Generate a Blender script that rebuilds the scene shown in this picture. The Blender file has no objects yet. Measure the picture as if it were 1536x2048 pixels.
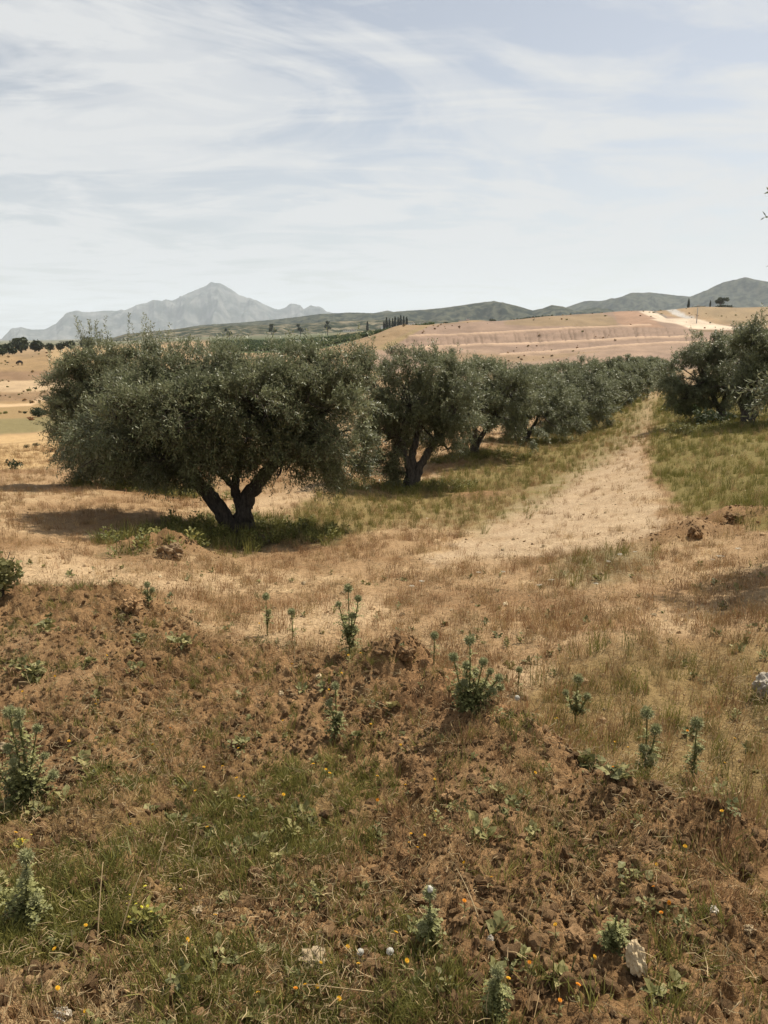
import bpy, math, random
import numpy as np
random.seed(7)
RNG = np.random.default_rng(11)
SC = bpy.context.scene
C = SC.collection
R_ = math.radians

# ------------------------------------------------------------------ camera
F = 1536.0                     # focal length in photograph pixels (1536 x 2048)
PITCH = R_(13.3)
EYE = 1.62
cam_d = bpy.data.cameras.new('camera')
cam = bpy.data.objects.new('camera', cam_d); C.objects.link(cam)
cam_d.sensor_fit = 'VERTICAL'; cam_d.sensor_height = 36.0; cam_d.lens = 36.0 * F / 2048.0
cam_d.clip_start = 0.05; cam_d.clip_end = 90000
cam.location = (0, 0, EYE); cam.rotation_euler = (math.pi / 2 - PITCH, 0, 0)
SC.camera = cam

# ------------------------------------------------------------------ light
SUN_EL, SUN_AZ = R_(56), R_(41)          # azimuth to the right of straight ahead
SUN_STRENGTH, SKY_STRENGTH, EXPOSURE = 5.0, 0.09, 0.58
sd = bpy.data.lights.new('sun', 'SUN'); sd.energy = SUN_STRENGTH; sd.angle = R_(0.6); sd.color = (1.0, 0.91, 0.77)
so = bpy.data.objects.new('sun', sd); C.objects.link(so)
so.location = (0, 0, 30); so.rotation_euler = (math.pi / 2 - SUN_EL, 0, -SUN_AZ + math.pi)
# a sun lamp shines along its -Z; tilt so that light comes from azimuth SUN_AZ
from mathutils import Vector
dvec = Vector((math.sin(SUN_AZ) * math.cos(SUN_EL), math.cos(SUN_AZ) * math.cos(SUN_EL), math.sin(SUN_EL)))
so.rotation_euler = dvec.to_track_quat('Z', 'Y').to_euler()

W = bpy.data.worlds.new('World'); SC.world = W; W.use_nodes = True
nt = W.node_tree; N = nt.nodes; L = nt.links; N.clear()
def wn(t, **k):
    n = N.new(t)
    for a, b in k.items(): setattr(n, a, b)
    return n
def wmath(op, a, b=None, clamp=False):
    n = wn('ShaderNodeMath', operation=op, use_clamp=clamp)
    for i, v in enumerate((a, b)):
        if v is None: continue
        if isinstance(v, (int, float)): n.inputs[i].default_value = v
        else: L.new(v, n.inputs[i])
    return n.outputs[0]
sky = wn('ShaderNodeTexSky', sky_type='NISHITA', sun_disc=False, sun_elevation=SUN_EL, sun_rotation=SUN_AZ)
sky.air_density = 1.0; sky.dust_density = 1.2; sky.ozone_density = 1.0
tc = wn('ShaderNodeTexCoord'); sep = wn('ShaderNodeSeparateXYZ'); L.new(tc.outputs['Generated'], sep.inputs[0])
zc = wmath('ADD', wmath('MAXIMUM', sep.outputs[2], 0.0), 0.10)
cx = wmath('DIVIDE', sep.outputs[0], zc); cy = wmath('DIVIDE', sep.outputs[1], zc)
comb = wn('ShaderNodeCombineXYZ'); L.new(cx, comb.inputs[0]); L.new(cy, comb.inputs[1])
def cloud(scale, sx, sy, rot, off, detail, rough, dist, lo, hi):
    m = wn('ShaderNodeMapping'); L.new(comb.outputs[0], m.inputs[0])
    m.inputs['Location'].default_value = off; m.inputs['Rotation'].default_value = (0, 0, rot); m.inputs['Scale'].default_value = (sx, sy, 1)
    t = wn('ShaderNodeTexNoise'); t.inputs['Scale'].default_value = scale; t.inputs['Detail'].default_value = detail
    t.inputs['Roughness'].default_value = rough; t.inputs['Distortion'].default_value = dist
    L.new(m.outputs[0], t.inputs['Vector'])
    r = wn('ShaderNodeMapRange', interpolation_type='SMOOTHSTEP'); L.new(t.outputs[0], r.inputs[0])
    r.inputs[1].default_value = lo; r.inputs[2].default_value = hi
    return r.outputs[0]
c1 = cloud(0.85, 0.78, 1.05, R_(-18), (1.9, 0.35, 0), 10, 0.58, 1.9, 0.41, 0.585)     # broad veils
c2 = cloud(1.7, 0.66, 1.15, R_(-24), (4.1, 2.2, 0), 11, 0.60, 2.0, 0.41, 0.65)       # streaks
c3 = cloud(0.55, 1.0, 1.0, R_(20), (0.3, 7.7, 0), 3, 0.5, 0.3, 0.35, 0.65)
veil = wmath('ADD', wmath('MULTIPLY', c1, 0.58), wmath('MULTIPLY', c2, 0.42))
veil = wmath('ADD', veil, wmath('MULTIPLY', c3, 0.20))
hz = wn('ShaderNodeMapRange', interpolation_type='SMOOTHSTEP'); L.new(sep.outputs[2], hz.inputs[0])
hz.inputs[1].default_value = 0.32; hz.inputs[2].default_value = -0.02
veil = wmath('ADD', veil, wmath('MULTIPLY', hz.outputs[0], 0.38))
veil = wmath('ADD', wmath('MULTIPLY', veil, 1.22), -0.13, True)
mix = wn('ShaderNodeMix', data_type='RGBA'); L.new(veil, mix.inputs[0])
hs = wn('ShaderNodeHueSaturation'); hs.inputs['Saturation'].default_value = 0.52; hs.inputs['Value'].default_value = 0.74
L.new(sky.outputs[0], hs.inputs['Color']); L.new(hs.outputs[0], mix.inputs[6])
CLOUD = 5.6
mix.inputs[7].default_value = (CLOUD * 0.965, CLOUD * 0.985, CLOUD, 1)
bg = wn('ShaderNodeBackground'); bg.inputs[1].default_value = SKY_STRENGTH; L.new(mix.outputs[2], bg.inputs[0])
wo = wn('ShaderNodeOutputWorld'); L.new(bg.outputs[0], wo.inputs[0])

vs = SC.view_settings
vs.view_transform = 'Standard'; vs.look = 'None'; vs.exposure = EXPOSURE; vs.gamma = 1.0; vs.use_curve_mapping = False
cy_ = SC.cycles
cy_.use_denoising = True; cy_.max_bounces = 6; cy_.diffuse_bounces = 3; cy_.glossy_bounces = 2; cy_.transmission_bounces = 3
cy_.volume_bounces = 1; cy_.transparent_max_bounces = 6
try: cy_.denoising_prefilter = 'ACCURATE'; cy_.denoising_input_passes = 'RGB_ALBEDO_NORMAL'
except Exception: pass

# ------------------------------------------------------------------ numpy noise
def _h(ix, iy, s):
    h = (ix.astype(np.int64) * 374761393 + iy.astype(np.int64) * 668265263 + s * 974711) & 0xFFFFFFFF
    h = ((h ^ (h >> 13)) * 1274126177) & 0xFFFFFFFF
    h = ((h ^ (h >> 15)) * 2246822519) & 0xFFFFFFFF
    return ((h ^ (h >> 16)) & 0xFFFFFF) / float(0x1000000)
def gn(x, y, s=0):
    x = np.asarray(x, float); y = np.asarray(y, float)
    ix = np.floor(x); iy = np.floor(y); fx = x - ix; fy = y - iy
    u = fx * fx * fx * (fx * (fx * 6 - 15) + 10); v = fy * fy * fy * (fy * (fy * 6 - 15) + 10)
    def g(a, b):
        t = _h(ix + a, iy + b, s) * 2 * math.pi
        return np.cos(t) * (fx - a) + np.sin(t) * (fy - b)
    n0 = g(0, 0) * (1 - u) + g(1, 0) * u; n1 = g(0, 1) * (1 - u) + g(1, 1) * u
    return (n0 * (1 - v) + n1 * v) * 1.45
def fbm(x, y, o=4, s=0, gain=0.5):
    a, t, f, w = 1.0, 0, 1.0, 0
    for i in range(o):
        t = t + a * gn(x * f + 17.3 * i, y * f - 9.1 * i, s + i); w += a; a *= gain; f *= 2.03
    return t / w
def worley(x, y, s=0):
    ix = np.floor(x); iy = np.floor(y); best = np.full(x.shape, 9.0)
    for a in (-1, 0, 1):
        for b in (-1, 0, 1):
            jx = ix + a; jy = iy + b
            d = (jx + _h(jx, jy, s) - x) ** 2 + (jy + _h(jx, jy, s + 5) - y) ** 2
            best = np.minimum(best, d)
    return np.sqrt(best)
def sstep(a, b, x):
    t = np.clip((x - a) / (b - a), 0, 1); return t * t * (3 - 2 * t)

# ------------------------------------------------------------------ pixel <-> place
cP, sP = math.cos(PITCH), math.sin(PITCH)
def pdir(px, py):
    x = (np.asarray(px, float) - 768) / F; v = (1024 - np.asarray(py, float)) / F
    return x, cP + v * sP, -sP + v * cP
def bear_t(px, py):
    dx, dy, dz = pdir(px, py)
    return np.arctan2(dx, dy), dz / np.hypot(dx, dy)
def project(x, y, z):            # z relative to the eye
    d = y * cP - z * sP; u = y * sP + z * cP
    d = np.where(d < 0.05, 0.05, d)
    return 768 + F * x / d, 1024 - F * u / d

# ------------------------------------------------------------------ terrain
KB = 6.0
def tps_fit(b, lr, q, lam=2e-4):
    P = np.stack([np.asarray(b) * KB, np.asarray(lr)], 1); n = len(P)
    d = np.linalg.norm(P[:, None] - P[None], axis=2)
    K = np.where(d > 0, d * d * np.log(d + 1e-12), 0) + np.eye(n) * lam
    A = np.zeros((n + 3, n + 3)); A[:n, :n] = K; A[:n, n] = 1; A[:n, n + 1:] = P; A[n, :n] = 1; A[n + 1:, :n] = P.T
    w = np.linalg.solve(A, np.concatenate([q, np.zeros(3)]))
    def f(b, lr):
        Q = np.stack([np.ravel(b) * KB, np.ravel(lr)], 1); out = np.empty(len(Q))
        for i in range(0, len(Q), 20000):
            s = Q[i:i + 20000]; d2 = ((s[:, None] - P[None]) ** 2).sum(2)
            out[i:i + 20000] = (0.5 * d2 * np.log(d2 + 1e-18)) @ w[:n] + w[n] + s @ w[n + 1:]
        return out.reshape(np.shape(b))
    return f
FIELD = {
 -260: [(6.5,1185),(8.5,1105),(14,1000),(25,925),(45,870),(95,803),(160,762),(230,735),(300,720),(430,712),(900,694),(2500,686),(8000,681)],
 0: [(6.5,1180),(8.5,1108),(14,1003),(25,925),(45,868),(95,802),(160,760),(230,731),(300,716),(430,708),(900,693),(2500,686),(8000,681)],
 180: [(6.2,1190),(9,1105),(14,1000),(25,922),(45,862),(95,797),(160,752),(230,722),(300,700),(340,697),(450,700),(900,691),(2500,683),(8000,678)],
 300: [(6,1190),(9.5,1095),(14,1003),(16.5,982),(35,890),(90,797),(200,735),(300,702),(340,698),(450,700),(900,686),(2500,678),(8000,674)],
 470: [(4.6,1285),(7,1175),(12.2,1060),(18,978),(35,890),(90,800),(200,740),(300,712),(450,700),(600,690),(900,678),(2500,670),(8000,664)],
 640: [(4.4,1300),(7,1180),(12,1052),(18,968),(35,885),(90,802),(200,738),(300,708),(450,692),(600,684),(900,672),(2500,668),(8000,663)],
 800: [(4.6,1290),(6.5,1200),(9,1112),(12,1050),(18.3,977),(26,925),(40,872),(90,806),(150,772),(200,740),(232,717),(256,692),(282,668),(305,653),(330,651),(380,662),(600,662),(760,657),(1000,655),(2500,664),(8000,663)],
 950: [(4.1,1330),(7,1170),(12,1048),(18,975),(24.5,908),(40,858),(90,800),(150,768),(200,742),(232,722),(262,695),(292,666),(322,645),(350,641),(420,650),(600,652),(900,650),(2500,662),(8000,663)],
 1100: [(3.6,1420),(7,1160),(12,1040),(20,950),(32,880),(50,828),(90,786),(150,766),(200,747),(240,722),(280,692),(310,667),(345,641),(400,632),(460,636),(700,650),(2500,662),(8000,663)],
 1250: [(3.2,1500),(4.4,1300),(7,1150),(10.5,1060),(14,1000),(25,900),(42,832),(60,795),(76,780),(100,790),(160,775),(210,750),(240,726),(280,696),(312,671),(345,648),(400,629),(455,621),(500,626),(700,645),(2500,662),(8000,663)],
 1400: [(3.2,1540),(5,1270),(7,1160),(10.5,1048),(14,985),(20,905),(30,845),(45,805),(70,784),(100,788),(160,766),(220,736),(280,702),(320,677),(360,657),(420,640),(500,618),(560,613),(620,620),(800,640),(2500,660),(8000,663)],
 1536: [(3.2,1560),(5,1260),(7,1150),(10.5,1030),(14,962),(20,890),(28,845),(45,805),(70,784),(100,784),(160,762),(220,732),(300,692),(380,658),(480,628),(560,613),(640,622),(800,640),(2500,660),(8000,663)],
 1820: [(3.2,1600),(5,1265),(7,1150),(10.5,1030),(14,960),(20,885),(28,840),(45,802),(70,780),(110,782),(160,760),(220,730),(300,690),(380,656),(480,625),(560,612),(640,622),(800,640),(2500,660),(8000,663)],
}
fb, fl, fq = [], [], []
for px, rows in FIELD.items():
    for r, py in rows:
        b, t = bear_t(px, py); fb.append(b); fl.append(math.log(r)); fq.append(r * t / (r + 2))
for b in (-0.75, -0.45, 0, 0.45, 0.75):
    for r, z in ((0.4, -1.84), (1.2, -1.87), (2.4, -1.93)):
        fb.append(b); fl.append(math.log(r)); fq.append(z / (r + 2))
    fb.append(b); fl.append(math.log(24000)); fq.append(-0.0128 if b < -0.2 else -0.0008)
field_f = tps_fit(np.array(fb), np.array(fl), np.array(fq))
CREST = [(-260, 1178, 6.3), (0, 1178, 5.6), (150, 1188, 5.4), (270, 1215, 5.1), (420, 1300, 4.25), (600, 1335, 3.9), (800, 1312, 3.75), (930, 1415, 3.15), (1100, 1530, 2.72), (1300, 1610, 2.5), (1536, 1715, 2.35), (1820, 1850, 2.2)]
NEAR = [(0,2048,1.62),(400,2048,1.5),(768,2048,1.47),(1150,2048,1.5),(1536,2048,1.62),(0,1700,2.65),(400,1700,2.42),(768,1700,2.32),(1150,1720,2.2),(0,1450,3.75),(400,1450,3.35),(768,1480,2.98),(1536,1850,2.05)] + CREST
nb, nl, nq = [], [], []
for px, py, r in NEAR:
    b, t = bear_t(px, py); nb.append(b); nl.append(math.log(r)); nq.append(r * t / (r + 2))
for b in (-0.75, -0.4, 0, 0.4, 0.75): nb.append(b); nl.append(math.log(0.4)); nq.append(-1.62 / 2.4); nb.append(b); nl.append(math.log(8)); nq.append(-2.0 / 10)
near_f = tps_fit(np.array(nb), np.array(nl), np.array(nq), 2e-3)
crest_b = np.array([bear_t(p, y)[0] for p, y, r in CREST]); crest_r = np.array([r for p, y, r in CREST])

def geom(a, b, g): n = max(1, int(round(math.log(b / a) / g))); return a * (b / a) ** (np.arange(n) / n)
RR = np.concatenate([geom(0.25, 1.25, 0.12), geom(1.25, 7, 0.0046), geom(7, 30, 0.011), geom(30, 200, 0.024), geom(200, 430, 0.0062), geom(430, 24000, 0.05), [24000.0]])
th = np.concatenate([np.linspace(-180, -60, 24, endpoint=False), np.linspace(-60, -33, 54, endpoint=False), np.linspace(-33, 33, 640, endpoint=False), np.linspace(33, 60, 54, endpoint=False), np.linspace(60, 180, 25)])
TH = np.radians(th)
BC = 0.75
def base_z(T, R):
    """smooth terrain height relative to the eye"""
    Tc = np.clip(T, -BC, BC); lr = np.log(R)
    zf = field_f(Tc, lr) * (R + 2)
    zn = near_f(Tc, np.minimum(lr, math.log(8))) * (np.minimum(R, 8) + 2)
    rc = np.interp(Tc, crest_b, crest_r)
    k = 1 - sstep(0.0, 1.0, (R - rc) / (0.45 + 0.06 * rc))
    z = zf + (np.maximum(zn, zf) - zf) * k
    return z, k
# coarse evaluation, then bilinear to the dense sheet
ct = np.linspace(-BC, BC, 151); cr = np.concatenate([geom(0.25, 9, 0.02), geom(9, 200, 0.05), geom(200, 600, 0.02), geom(600, 24000, 0.1), [24000.0]])
cz, ck = base_z(*np.meshgrid(ct, cr))
def bil(G, gt, gr, T, R):
    i = np.clip(np.interp(T, gt, np.arange(len(gt))), 0, len(gt) - 1.001); j = np.clip(np.interp(np.log(R), np.log(gr), np.arange(len(gr))), 0, len(gr) - 1.001)
    i0 = i.astype(int); j0 = j.astype(int); fi = i - i0; fj = j - j0
    return (G[j0, i0] * (1 - fi) + G[j0, i0 + 1] * fi) * (1 - fj) + (G[j0 + 1, i0] * (1 - fi) + G[j0 + 1, i0 + 1] * fi) * fj
TT, RG = np.meshgrid(TH, RR)
BZ = bil(cz, ct, cr, np.clip(TT, -BC, BC), RG); BK = bil(ck, ct, cr, np.clip(TT, -BC, BC), RG)
bw = sstep(BC, math.pi, np.abs(TT))
zl = bil(cz, ct, cr, np.full_like(TT, -BC), RG); zr = bil(cz, ct, cr, np.full_like(TT, BC), RG)
BZ = BZ * (1 - bw) + 0.5 * (zl + zr) * bw
GX = RG * np.sin(TT); GY = RG * np.cos(TT)
PX, PY = project(GX, GY, BZ)
PX = np.where(np.abs(TT) > 1.2, np.where(TT < 0, -2500, 4000), PX); PY = np.where(np.abs(TT) > 1.2, 1100, PY)

def poly_mask(px, py, P, feather):
    P = np.array(P, float); inside = np.zeros(px.shape, bool); dist = np.full(px.shape, 1e9)
    lo = P.min(0) - feather * 2; hi = P.max(0) + feather * 2
    sel = (px > lo[0]) & (px < hi[0]) & (py > lo[1]) & (py < hi[1])
    x = px[sel]; y = py[sel]; ins = np.zeros(x.shape, bool); dd = np.full(x.shape, 1e9)
    for k in range(len(P)):
        x0, y0 = P[k]; x1, y1 = P[(k + 1) % len(P)]
        if y0 != y1:
            c = ((y0 > y) != (y1 > y)) & (x < (x1 - x0) * (y - y0) / (y1 - y0) + x0); ins ^= c
        ex, ey = x1 - x0, y1 - y0; t = np.clip(((x - x0) * ex + (y - y0) * ey) / (ex * ex + ey * ey), 0, 1)
        dd = np.minimum(dd, np.hypot(x - x0 - t * ex, y - y0 - t * ey))
    m = np.zeros(px.shape); m[sel] = sstep(-feather, feather, np.where(ins, dd, -dd)); return m
def line_mask(px, py, P, w):
    P = np.array(P, float); m = np.zeros(px.shape)
    lo = P.min(0) - w * 3; hi = P.max(0) + w * 3
    sel = (px > lo[0]) & (px < hi[0]) & (py > lo[1]) & (py < hi[1]); x = px[sel]; y = py[sel]; dd = np.full(x.shape, 1e9)
    for k in range(len(P) - 1):
        x0, y0 = P[k]; x1, y1 = P[k + 1]; ex, ey = x1 - x0, y1 - y0
        t = np.clip(((x - x0) * ex + (y - y0) * ey) / (ex * ex + ey * ey), 0, 1); dd = np.minimum(dd, np.hypot(x - x0 - t * ex, y - y0 - t * ey))
    m[sel] = 1 - sstep(w * 0.5, w * 1.5, dd); return m

Z_PATH = [(860,1128),(930,1070),(1040,1000),(1150,932),(1215,880),(1252,845),(1285,790),(1318,780),(1300,830),(1285,900),(1290,960),(1330,1040),(1320,1078),(1180,1100),(1050,1112),(900,1130)]
Z_MEADOW = [(1310,800),(1345,770),(1500,780),(1900,800),(1900,1080),(1536,1060),(1460,1035),(1350,1015),(1305,950),(1300,880)]
Z_STRIP = [(600,1005),(700,975),(820,985),(950,915),(1060,865),(1150,800),(1290,765),(1300,782),(1246,840),(1205,882),(1120,942),(985,985),(830,1030),(700,1080),(560,1095)]
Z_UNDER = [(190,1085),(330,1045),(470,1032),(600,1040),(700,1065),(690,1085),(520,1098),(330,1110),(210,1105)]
Z_GREY = [(1100,1135),(1190,1100),(1290,1100),(1330,1130),(1200,1160),(1110,1165)]
Z_BARE = [[(520,1250),(620,1205),(780,1195),(800,1235),(700,1262),(560,1270)], [(870,1110),(960,1085),(1050,1100),(1010,1130),(890,1135)], [(1290,1245),(1350,1215),(1420,1215),(1390,1250),(1310,1265)],
          [(-100,1130),(60,1100),(240,1130),(330,1150),(560,1150),(420,1185),(150,1185),(-100,1160)], [(980,1330),(1090,1320),(1160,1370),(1040,1400)], [(430,1010),(600,980),(700,960),(690,985),(560,1020),(440,1035)]]
Z_RGRASS = [(1020,1420),(1180,1300),(1330,1290),(1700,1260),(1800,1900),(1536,1740),(1400,1650),(1200,1560),(1080,1500)]
Z_LGREEN = [(-200,1560),(120,1600),(380,1560),(620,1520),(760,1560),(740,1700),(520,1800),(420,1950),(200,1990),(-200,1900)]
Z_BGREEN = [(380,1900),(640,1850),(840,1900),(1000,1960),(1000,2100),(300,2100)]
wob = lambda s, sc, a: a * fbm(GX * sc, GY * sc, 3, s)
nsc = np.clip(F / np.maximum(RG, 1) * 0.35, 4, 60)              # about 0.35 m of wobble, in pixels
WX = PX + nsc * fbm(GX * 1.3, GY * 1.3, 3, 3); WY = PY + 0.45 * nsc * fbm(GX * 1.3, GY * 1.3, 3, 9)
near = RG < 95; far = RG >= 95
nm = near.astype(float)
m_path = poly_mask(WX, WY, Z_PATH, 14) * nm
m_meadow = poly_mask(WX, WY, Z_MEADOW, 12) * nm
m_strip = poly_mask(WX, WY, Z_STRIP, 14) * nm
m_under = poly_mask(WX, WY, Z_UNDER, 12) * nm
m_grey = poly_mask(WX, WY, Z_GREY, 18) * nm
m_bare = np.zeros_like(PX)
for P in Z_BARE: m_bare = np.maximum(m_bare, poly_mask(WX, WY, P, 22))
m_bare *= nm
m_rgrass = poly_mask(WX, WY, Z_RGRASS, 40) * nm * (1 - BK)
m_lgreen = poly_mask(WX, WY, Z_LGREEN, 60) * BK
m_bgreen = poly_mask(WX, WY, Z_BGREEN, 60) * BK
berm = BK
# heaps of dug soil: small bumps in the sheet
def place_r(px, py, r): b, t = bear_t(px, py); return r * math.sin(b), r * math.cos(b)
heap = np.zeros_like(PX)
for px, py, r, w, d, h in [(345,1112,9.3,.42,.22,.20),(290,1118,9.2,.35,.2,.10),(1385,1075,9.7,.33,.3,.20),(1470,1045,10.6,.42,.3,.17),(1330,1085,9.3,.3,.2,.07),(260,1215,5.15,.28,.25,.10),(60,1285,4.5,.5,.2,.05),(815,1312,3.78,.17,.16,0.109),(980,1440,3.05,.2,.15,0.062),(700,1365,3.55,.2,.16,0.078),(890,1395,3.3,.16,.14,0.109),(770,1350,3.6,.14,.12,0.078),(1060,1500,2.85,.16,.12,0.078),(620,1400,3.35,.2,.15,.05),(180,1240,5.0,.35,.25,.06),(90,1215,5.2,.4,.25,.045),(1230,1590,2.55,.15,.1,0.062),(1420,1660,2.4,.18,.12,0.078),(490,965,19,.6,.4,.12),(960,985,16.5,.55,.5,.12)]:
    hx, hy = place_r(px, py, r)
    heap += h * np.exp(-((GX - hx) / w) ** 2 - ((GY - hy) / d) ** 2)
hm = np.clip(heap / 0.08, 0, 1)
cl = np.clip(berm + hm, 0, 1)
sub = RG < 14
DZ = np.zeros_like(PX); x = GX[sub]; y = GY[sub]
wx = x + 0.03 * gn(x * 14, y * 14, 71); wy = y + 0.03 * gn(x * 14, y * 14, 72)
lump = 1.25 * (0.030 * fbm(x * 3.2, y * 3.2, 3, 21) + 0.050 * (0.5 - worley(wx * 8, wy * 8, 31)) * (0.35 + 0.9 * np.clip(fbm(x * 1.7, y * 1.7, 2, 41) + 0.5, 0, 1)) \
     + 0.026 * (0.5 - worley(wx * 19, wy * 19, 33)) + 0.010 * gn(x * 45, y * 45, 35))
soft = 0.020 * fbm(x * 1.1, y * 1.1, 3, 51) + 0.010 * gn(x * 9, y * 9, 53) + 0.007 * gn(x * 24, y * 24, 55)
smooth = np.clip(1.15 - 1.5 * sstep(0.12, 0.42, fbm(x * 1.2, y * 1.2, 2, 61)), 0.25, 1)        # some patches are trodden smooth
DZ[sub] = cl[sub] * lump * smooth + (1 - cl[sub]) * soft
o2 = (RG >= 14) & (RG < 95)
DZ[o2] = 0.05 * fbm(GX[o2] * 0.8, GY[o2] * 0.8, 3, 51) + 0.10 * gn(GX[o2] * 0.2, GY[o2] * 0.2, 57)
DZ += heap * (1 + 0.5 * fbm(GX * 4, GY * 4, 3, 63))
DZ += 0.05 * m_meadow * sstep(0.2, 1, m_meadow) * fbm(GX * 1.5, GY * 1.5, 3, 77)
# excavated hillside: haul roads, gullies
L1 = [(815,672),(900,670),(1000,666),(1150,658),(1305,651)]; L2 = [(790,699),(900,694),(1050,687),(1200,680),(1400,672)]; L3 = [(1000,711),(1100,704),(1250,692),(1420,682)]
ff = (far & (RG < 440)).astype(float)
bx = PX + 6 * gn(PX * .02, PY * .05, 5); by = PY + 0.8 * gn(PX * 0.03, PY * 0.03, 6)
m_l = [line_mask(bx, by, P, w) * ff for P, w in ((L1, 1.3), (L2, 2.0), (L3, 1.6))]
face = np.maximum(poly_mask(PX, PY, [(815,672),(1000,667),(1305,652),(1380,674),(1200,680),(900,694),(800,697)], 1.5), 0.55 * poly_mask(PX, PY, [(850,697),(1200,682),(1300,676),(1300,685),(1100,700),(900,707)], 1.5)) * ff
uu = PX - 0.30 * (PY - 680)
SPC = 11.5; kk = np.floor(uu / SPC); jit = _h(kk, kk * 0 + 3, 91) - .5; ctr = (kk + .5 + jit * .7) * SPC; wd = .9 + 1.3 * _h(kk, kk * 0 + 7, 92)
ledge = np.interp(PX, [p[0] for p in L1], [p[1] for p in L1]); frac = (PY - ledge) / np.maximum(np.interp(PX, [p[0] for p in L2], [p[1] for p in L2]) - ledge, 4)
l0 = _h(kk, kk * 0 + 11, 93) * .3; l1 = .65 + .5 * _h(kk, kk * 0 + 13, 94) + .6 * (_h(kk, kk * 0 + 17, 95) > .7)
rill = (1 - sstep(.6, 1.4, np.abs(uu + 1.5 * gn(PX * .08, PY * .1, 19) - ctr) / wd)) * sstep(l0 - .1, l0 + .1, frac) * sstep(l1 + .1, l1 - .1, frac) * (.25 + .75 * _h(kk, kk * 0 + 19, 96)) * face
DZ += far * (0.6 * fbm(GX * 0.03, GY * 0.03, 3, 81) * np.clip((RG - 95) / 100, 0, 1))
DZ += 0.5 * (m_l[0] + m_l[1] + m_l[2]) - 0.4 * rill
GZ = BZ + DZ

# colours of the ground itself (dry albedo)
def c3(*c): return np.array(c, float)
COL = np.empty(PX.shape + (3,)); COL[:] = c3(.32, .222, .128)
def lay(m, c): COL[:] = COL * (1 - m[..., None]) + c3(*c) * m[..., None]
nz1 = fbm(GX * 0.55, GY * 0.55, 4, 101); nz2 = fbm(GX * 2.3, GY * 2.3, 4, 103); nz3 = fbm(GX * 0.02, GY * 0.05, 4, 105)
fld = nm * (1 - cl)
lay(fld * sstep(-0.05, 0.45, nz1 + 0.5 * nz2), (.235, .15, .08))
lay(fld * sstep(0.05, 0.5, -nz1 + 0.6 * nz2), (.40, .30, .185))
lay(m_bare, (.42, .315, .20)); lay(m_path * np.clip(0.38 + 0.6 * nz2 + .6 * nz1 + .5 * sstep(830, 1000, PY), 0, 1), (.39, .305, .21))
m_side = poly_mask(WX, WY, [(800,1040),(900,985),(1020,925),(1150,840),(1290,775),(1305,800),(1290,860),(1240,900),(1180,940),(1090,1000),(960,1060)], 25) * nm
lay(m_side * np.clip(.70 + .6 * nz2, 0, 1), (.165, .145, .055))
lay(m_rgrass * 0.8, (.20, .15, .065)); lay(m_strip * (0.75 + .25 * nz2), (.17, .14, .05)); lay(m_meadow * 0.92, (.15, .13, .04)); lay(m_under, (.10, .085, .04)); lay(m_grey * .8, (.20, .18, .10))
soil = np.clip(0.5 + 0.9 * nz2 + 0.5 * nz1, 0, 1)[..., None] if False else np.clip(0.5 + 0.9 * nz2 + 0.5 * nz1, 0, 1)
lay(cl, (.180, .110, .053)); lay(cl * soil * 0.75, (.315, .205, .110)); lay(cl * sstep(.0, .4, nz1) * .5, (.275, .150, .076))
lay(cl * sstep(0.2, .6, fbm(GX * 1.2, GY * 1.2, 2, 61)) * .7, (.27, .18, .10))
lay(m_lgreen * .5, (.15, .115, .05)); lay(berm * poly_mask(WX, WY, [(-300,1940),(150,1960),(330,1920),(420,1990),(330,2200),(-300,2200)], 40) * .7, (.36, .27, .16))
fm = far.astype(float)
lay(fm, (.30, .21, .115)); lay(fm * sstep(-.1, .5, nz3) * .5, (.24, .16, .085))
lay(sstep(40, 70, RG) * nm * (TT < 0), (.29, .205, .11))
lf = (RG > 22).astype(float)
def band(P, c, f=2.5, k=1.0): lay(poly_mask(bx, by + 3 * gn(PX * .015, PY * .02, 8), P, f) * lf * k, c)
band([(-300,695),(60,712),(110,702),(180,697),(330,697),(330,745),(110,742),(-300,745)], (.31, .21, .105)); band([(90,702),(190,694),(340,694),(340,735),(200,728),(110,722)], (.40, .285, .15))
band([(-300,743),(110,741),(330,738),(330,757),(110,758),(-300,763)], (.235, .15, .085)); band([(-300,765),(110,760),(330,752),(330,782),(110,783),(-300,790)], (.45, .33, .20))
band([(-300,790),(110,784),(330,782),(330,800),(110,800),(-300,806)], (.25, .165, .09)); band([(-300,814),(110,805),(330,800),(330,830),(110,836),(-300,856)], (.27, .195, .10))
band([(-300,852),(60,838),(110,832),(330,820),(330,848),(110,856),(60,864),(-300,890)], (.195, .170, .085)); band([(-300,885),(60,866),(130,856),(330,850),(340,925),(130,932),(60,938),(-300,955)], (.45, .325, .175), 3)
band([(-300,952),(60,940),(140,935),(340,930),(340,985),(100,1000),(-300,1015)], (.215, .165, .07), 6, .8)
lay(line_mask(bx, by, [(-60,812),(20,811),(60,809),(85,799),(110,794),(150,791),(240,790)], 3) * lf, (.50, .37, .235))
strk = np.clip(gn(PX * .004, PY * .16 + 0.02 * PX, 25) * 1.8, 0, 1)
lay(poly_mask(bx, by, [(-300,885),(60,866),(130,856),(330,850),(340,925),(130,932),(60,938),(-300,955)], 3) * strk * .7 * lf, (.30, .21, .11))
rs = (RG > 195).astype(float)
lay(poly_mask(bx, by, [(735,722),(760,700),(790,676),(830,656),(880,648),(1000,640),(1100,632),(1240,620),(1300,622),(1400,648),(1900,660),(1900,720),(1500,728),(1200,755),(1000,765),(735,745)], 2.5) * rs * fm, (.265, .185, .135))
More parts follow.
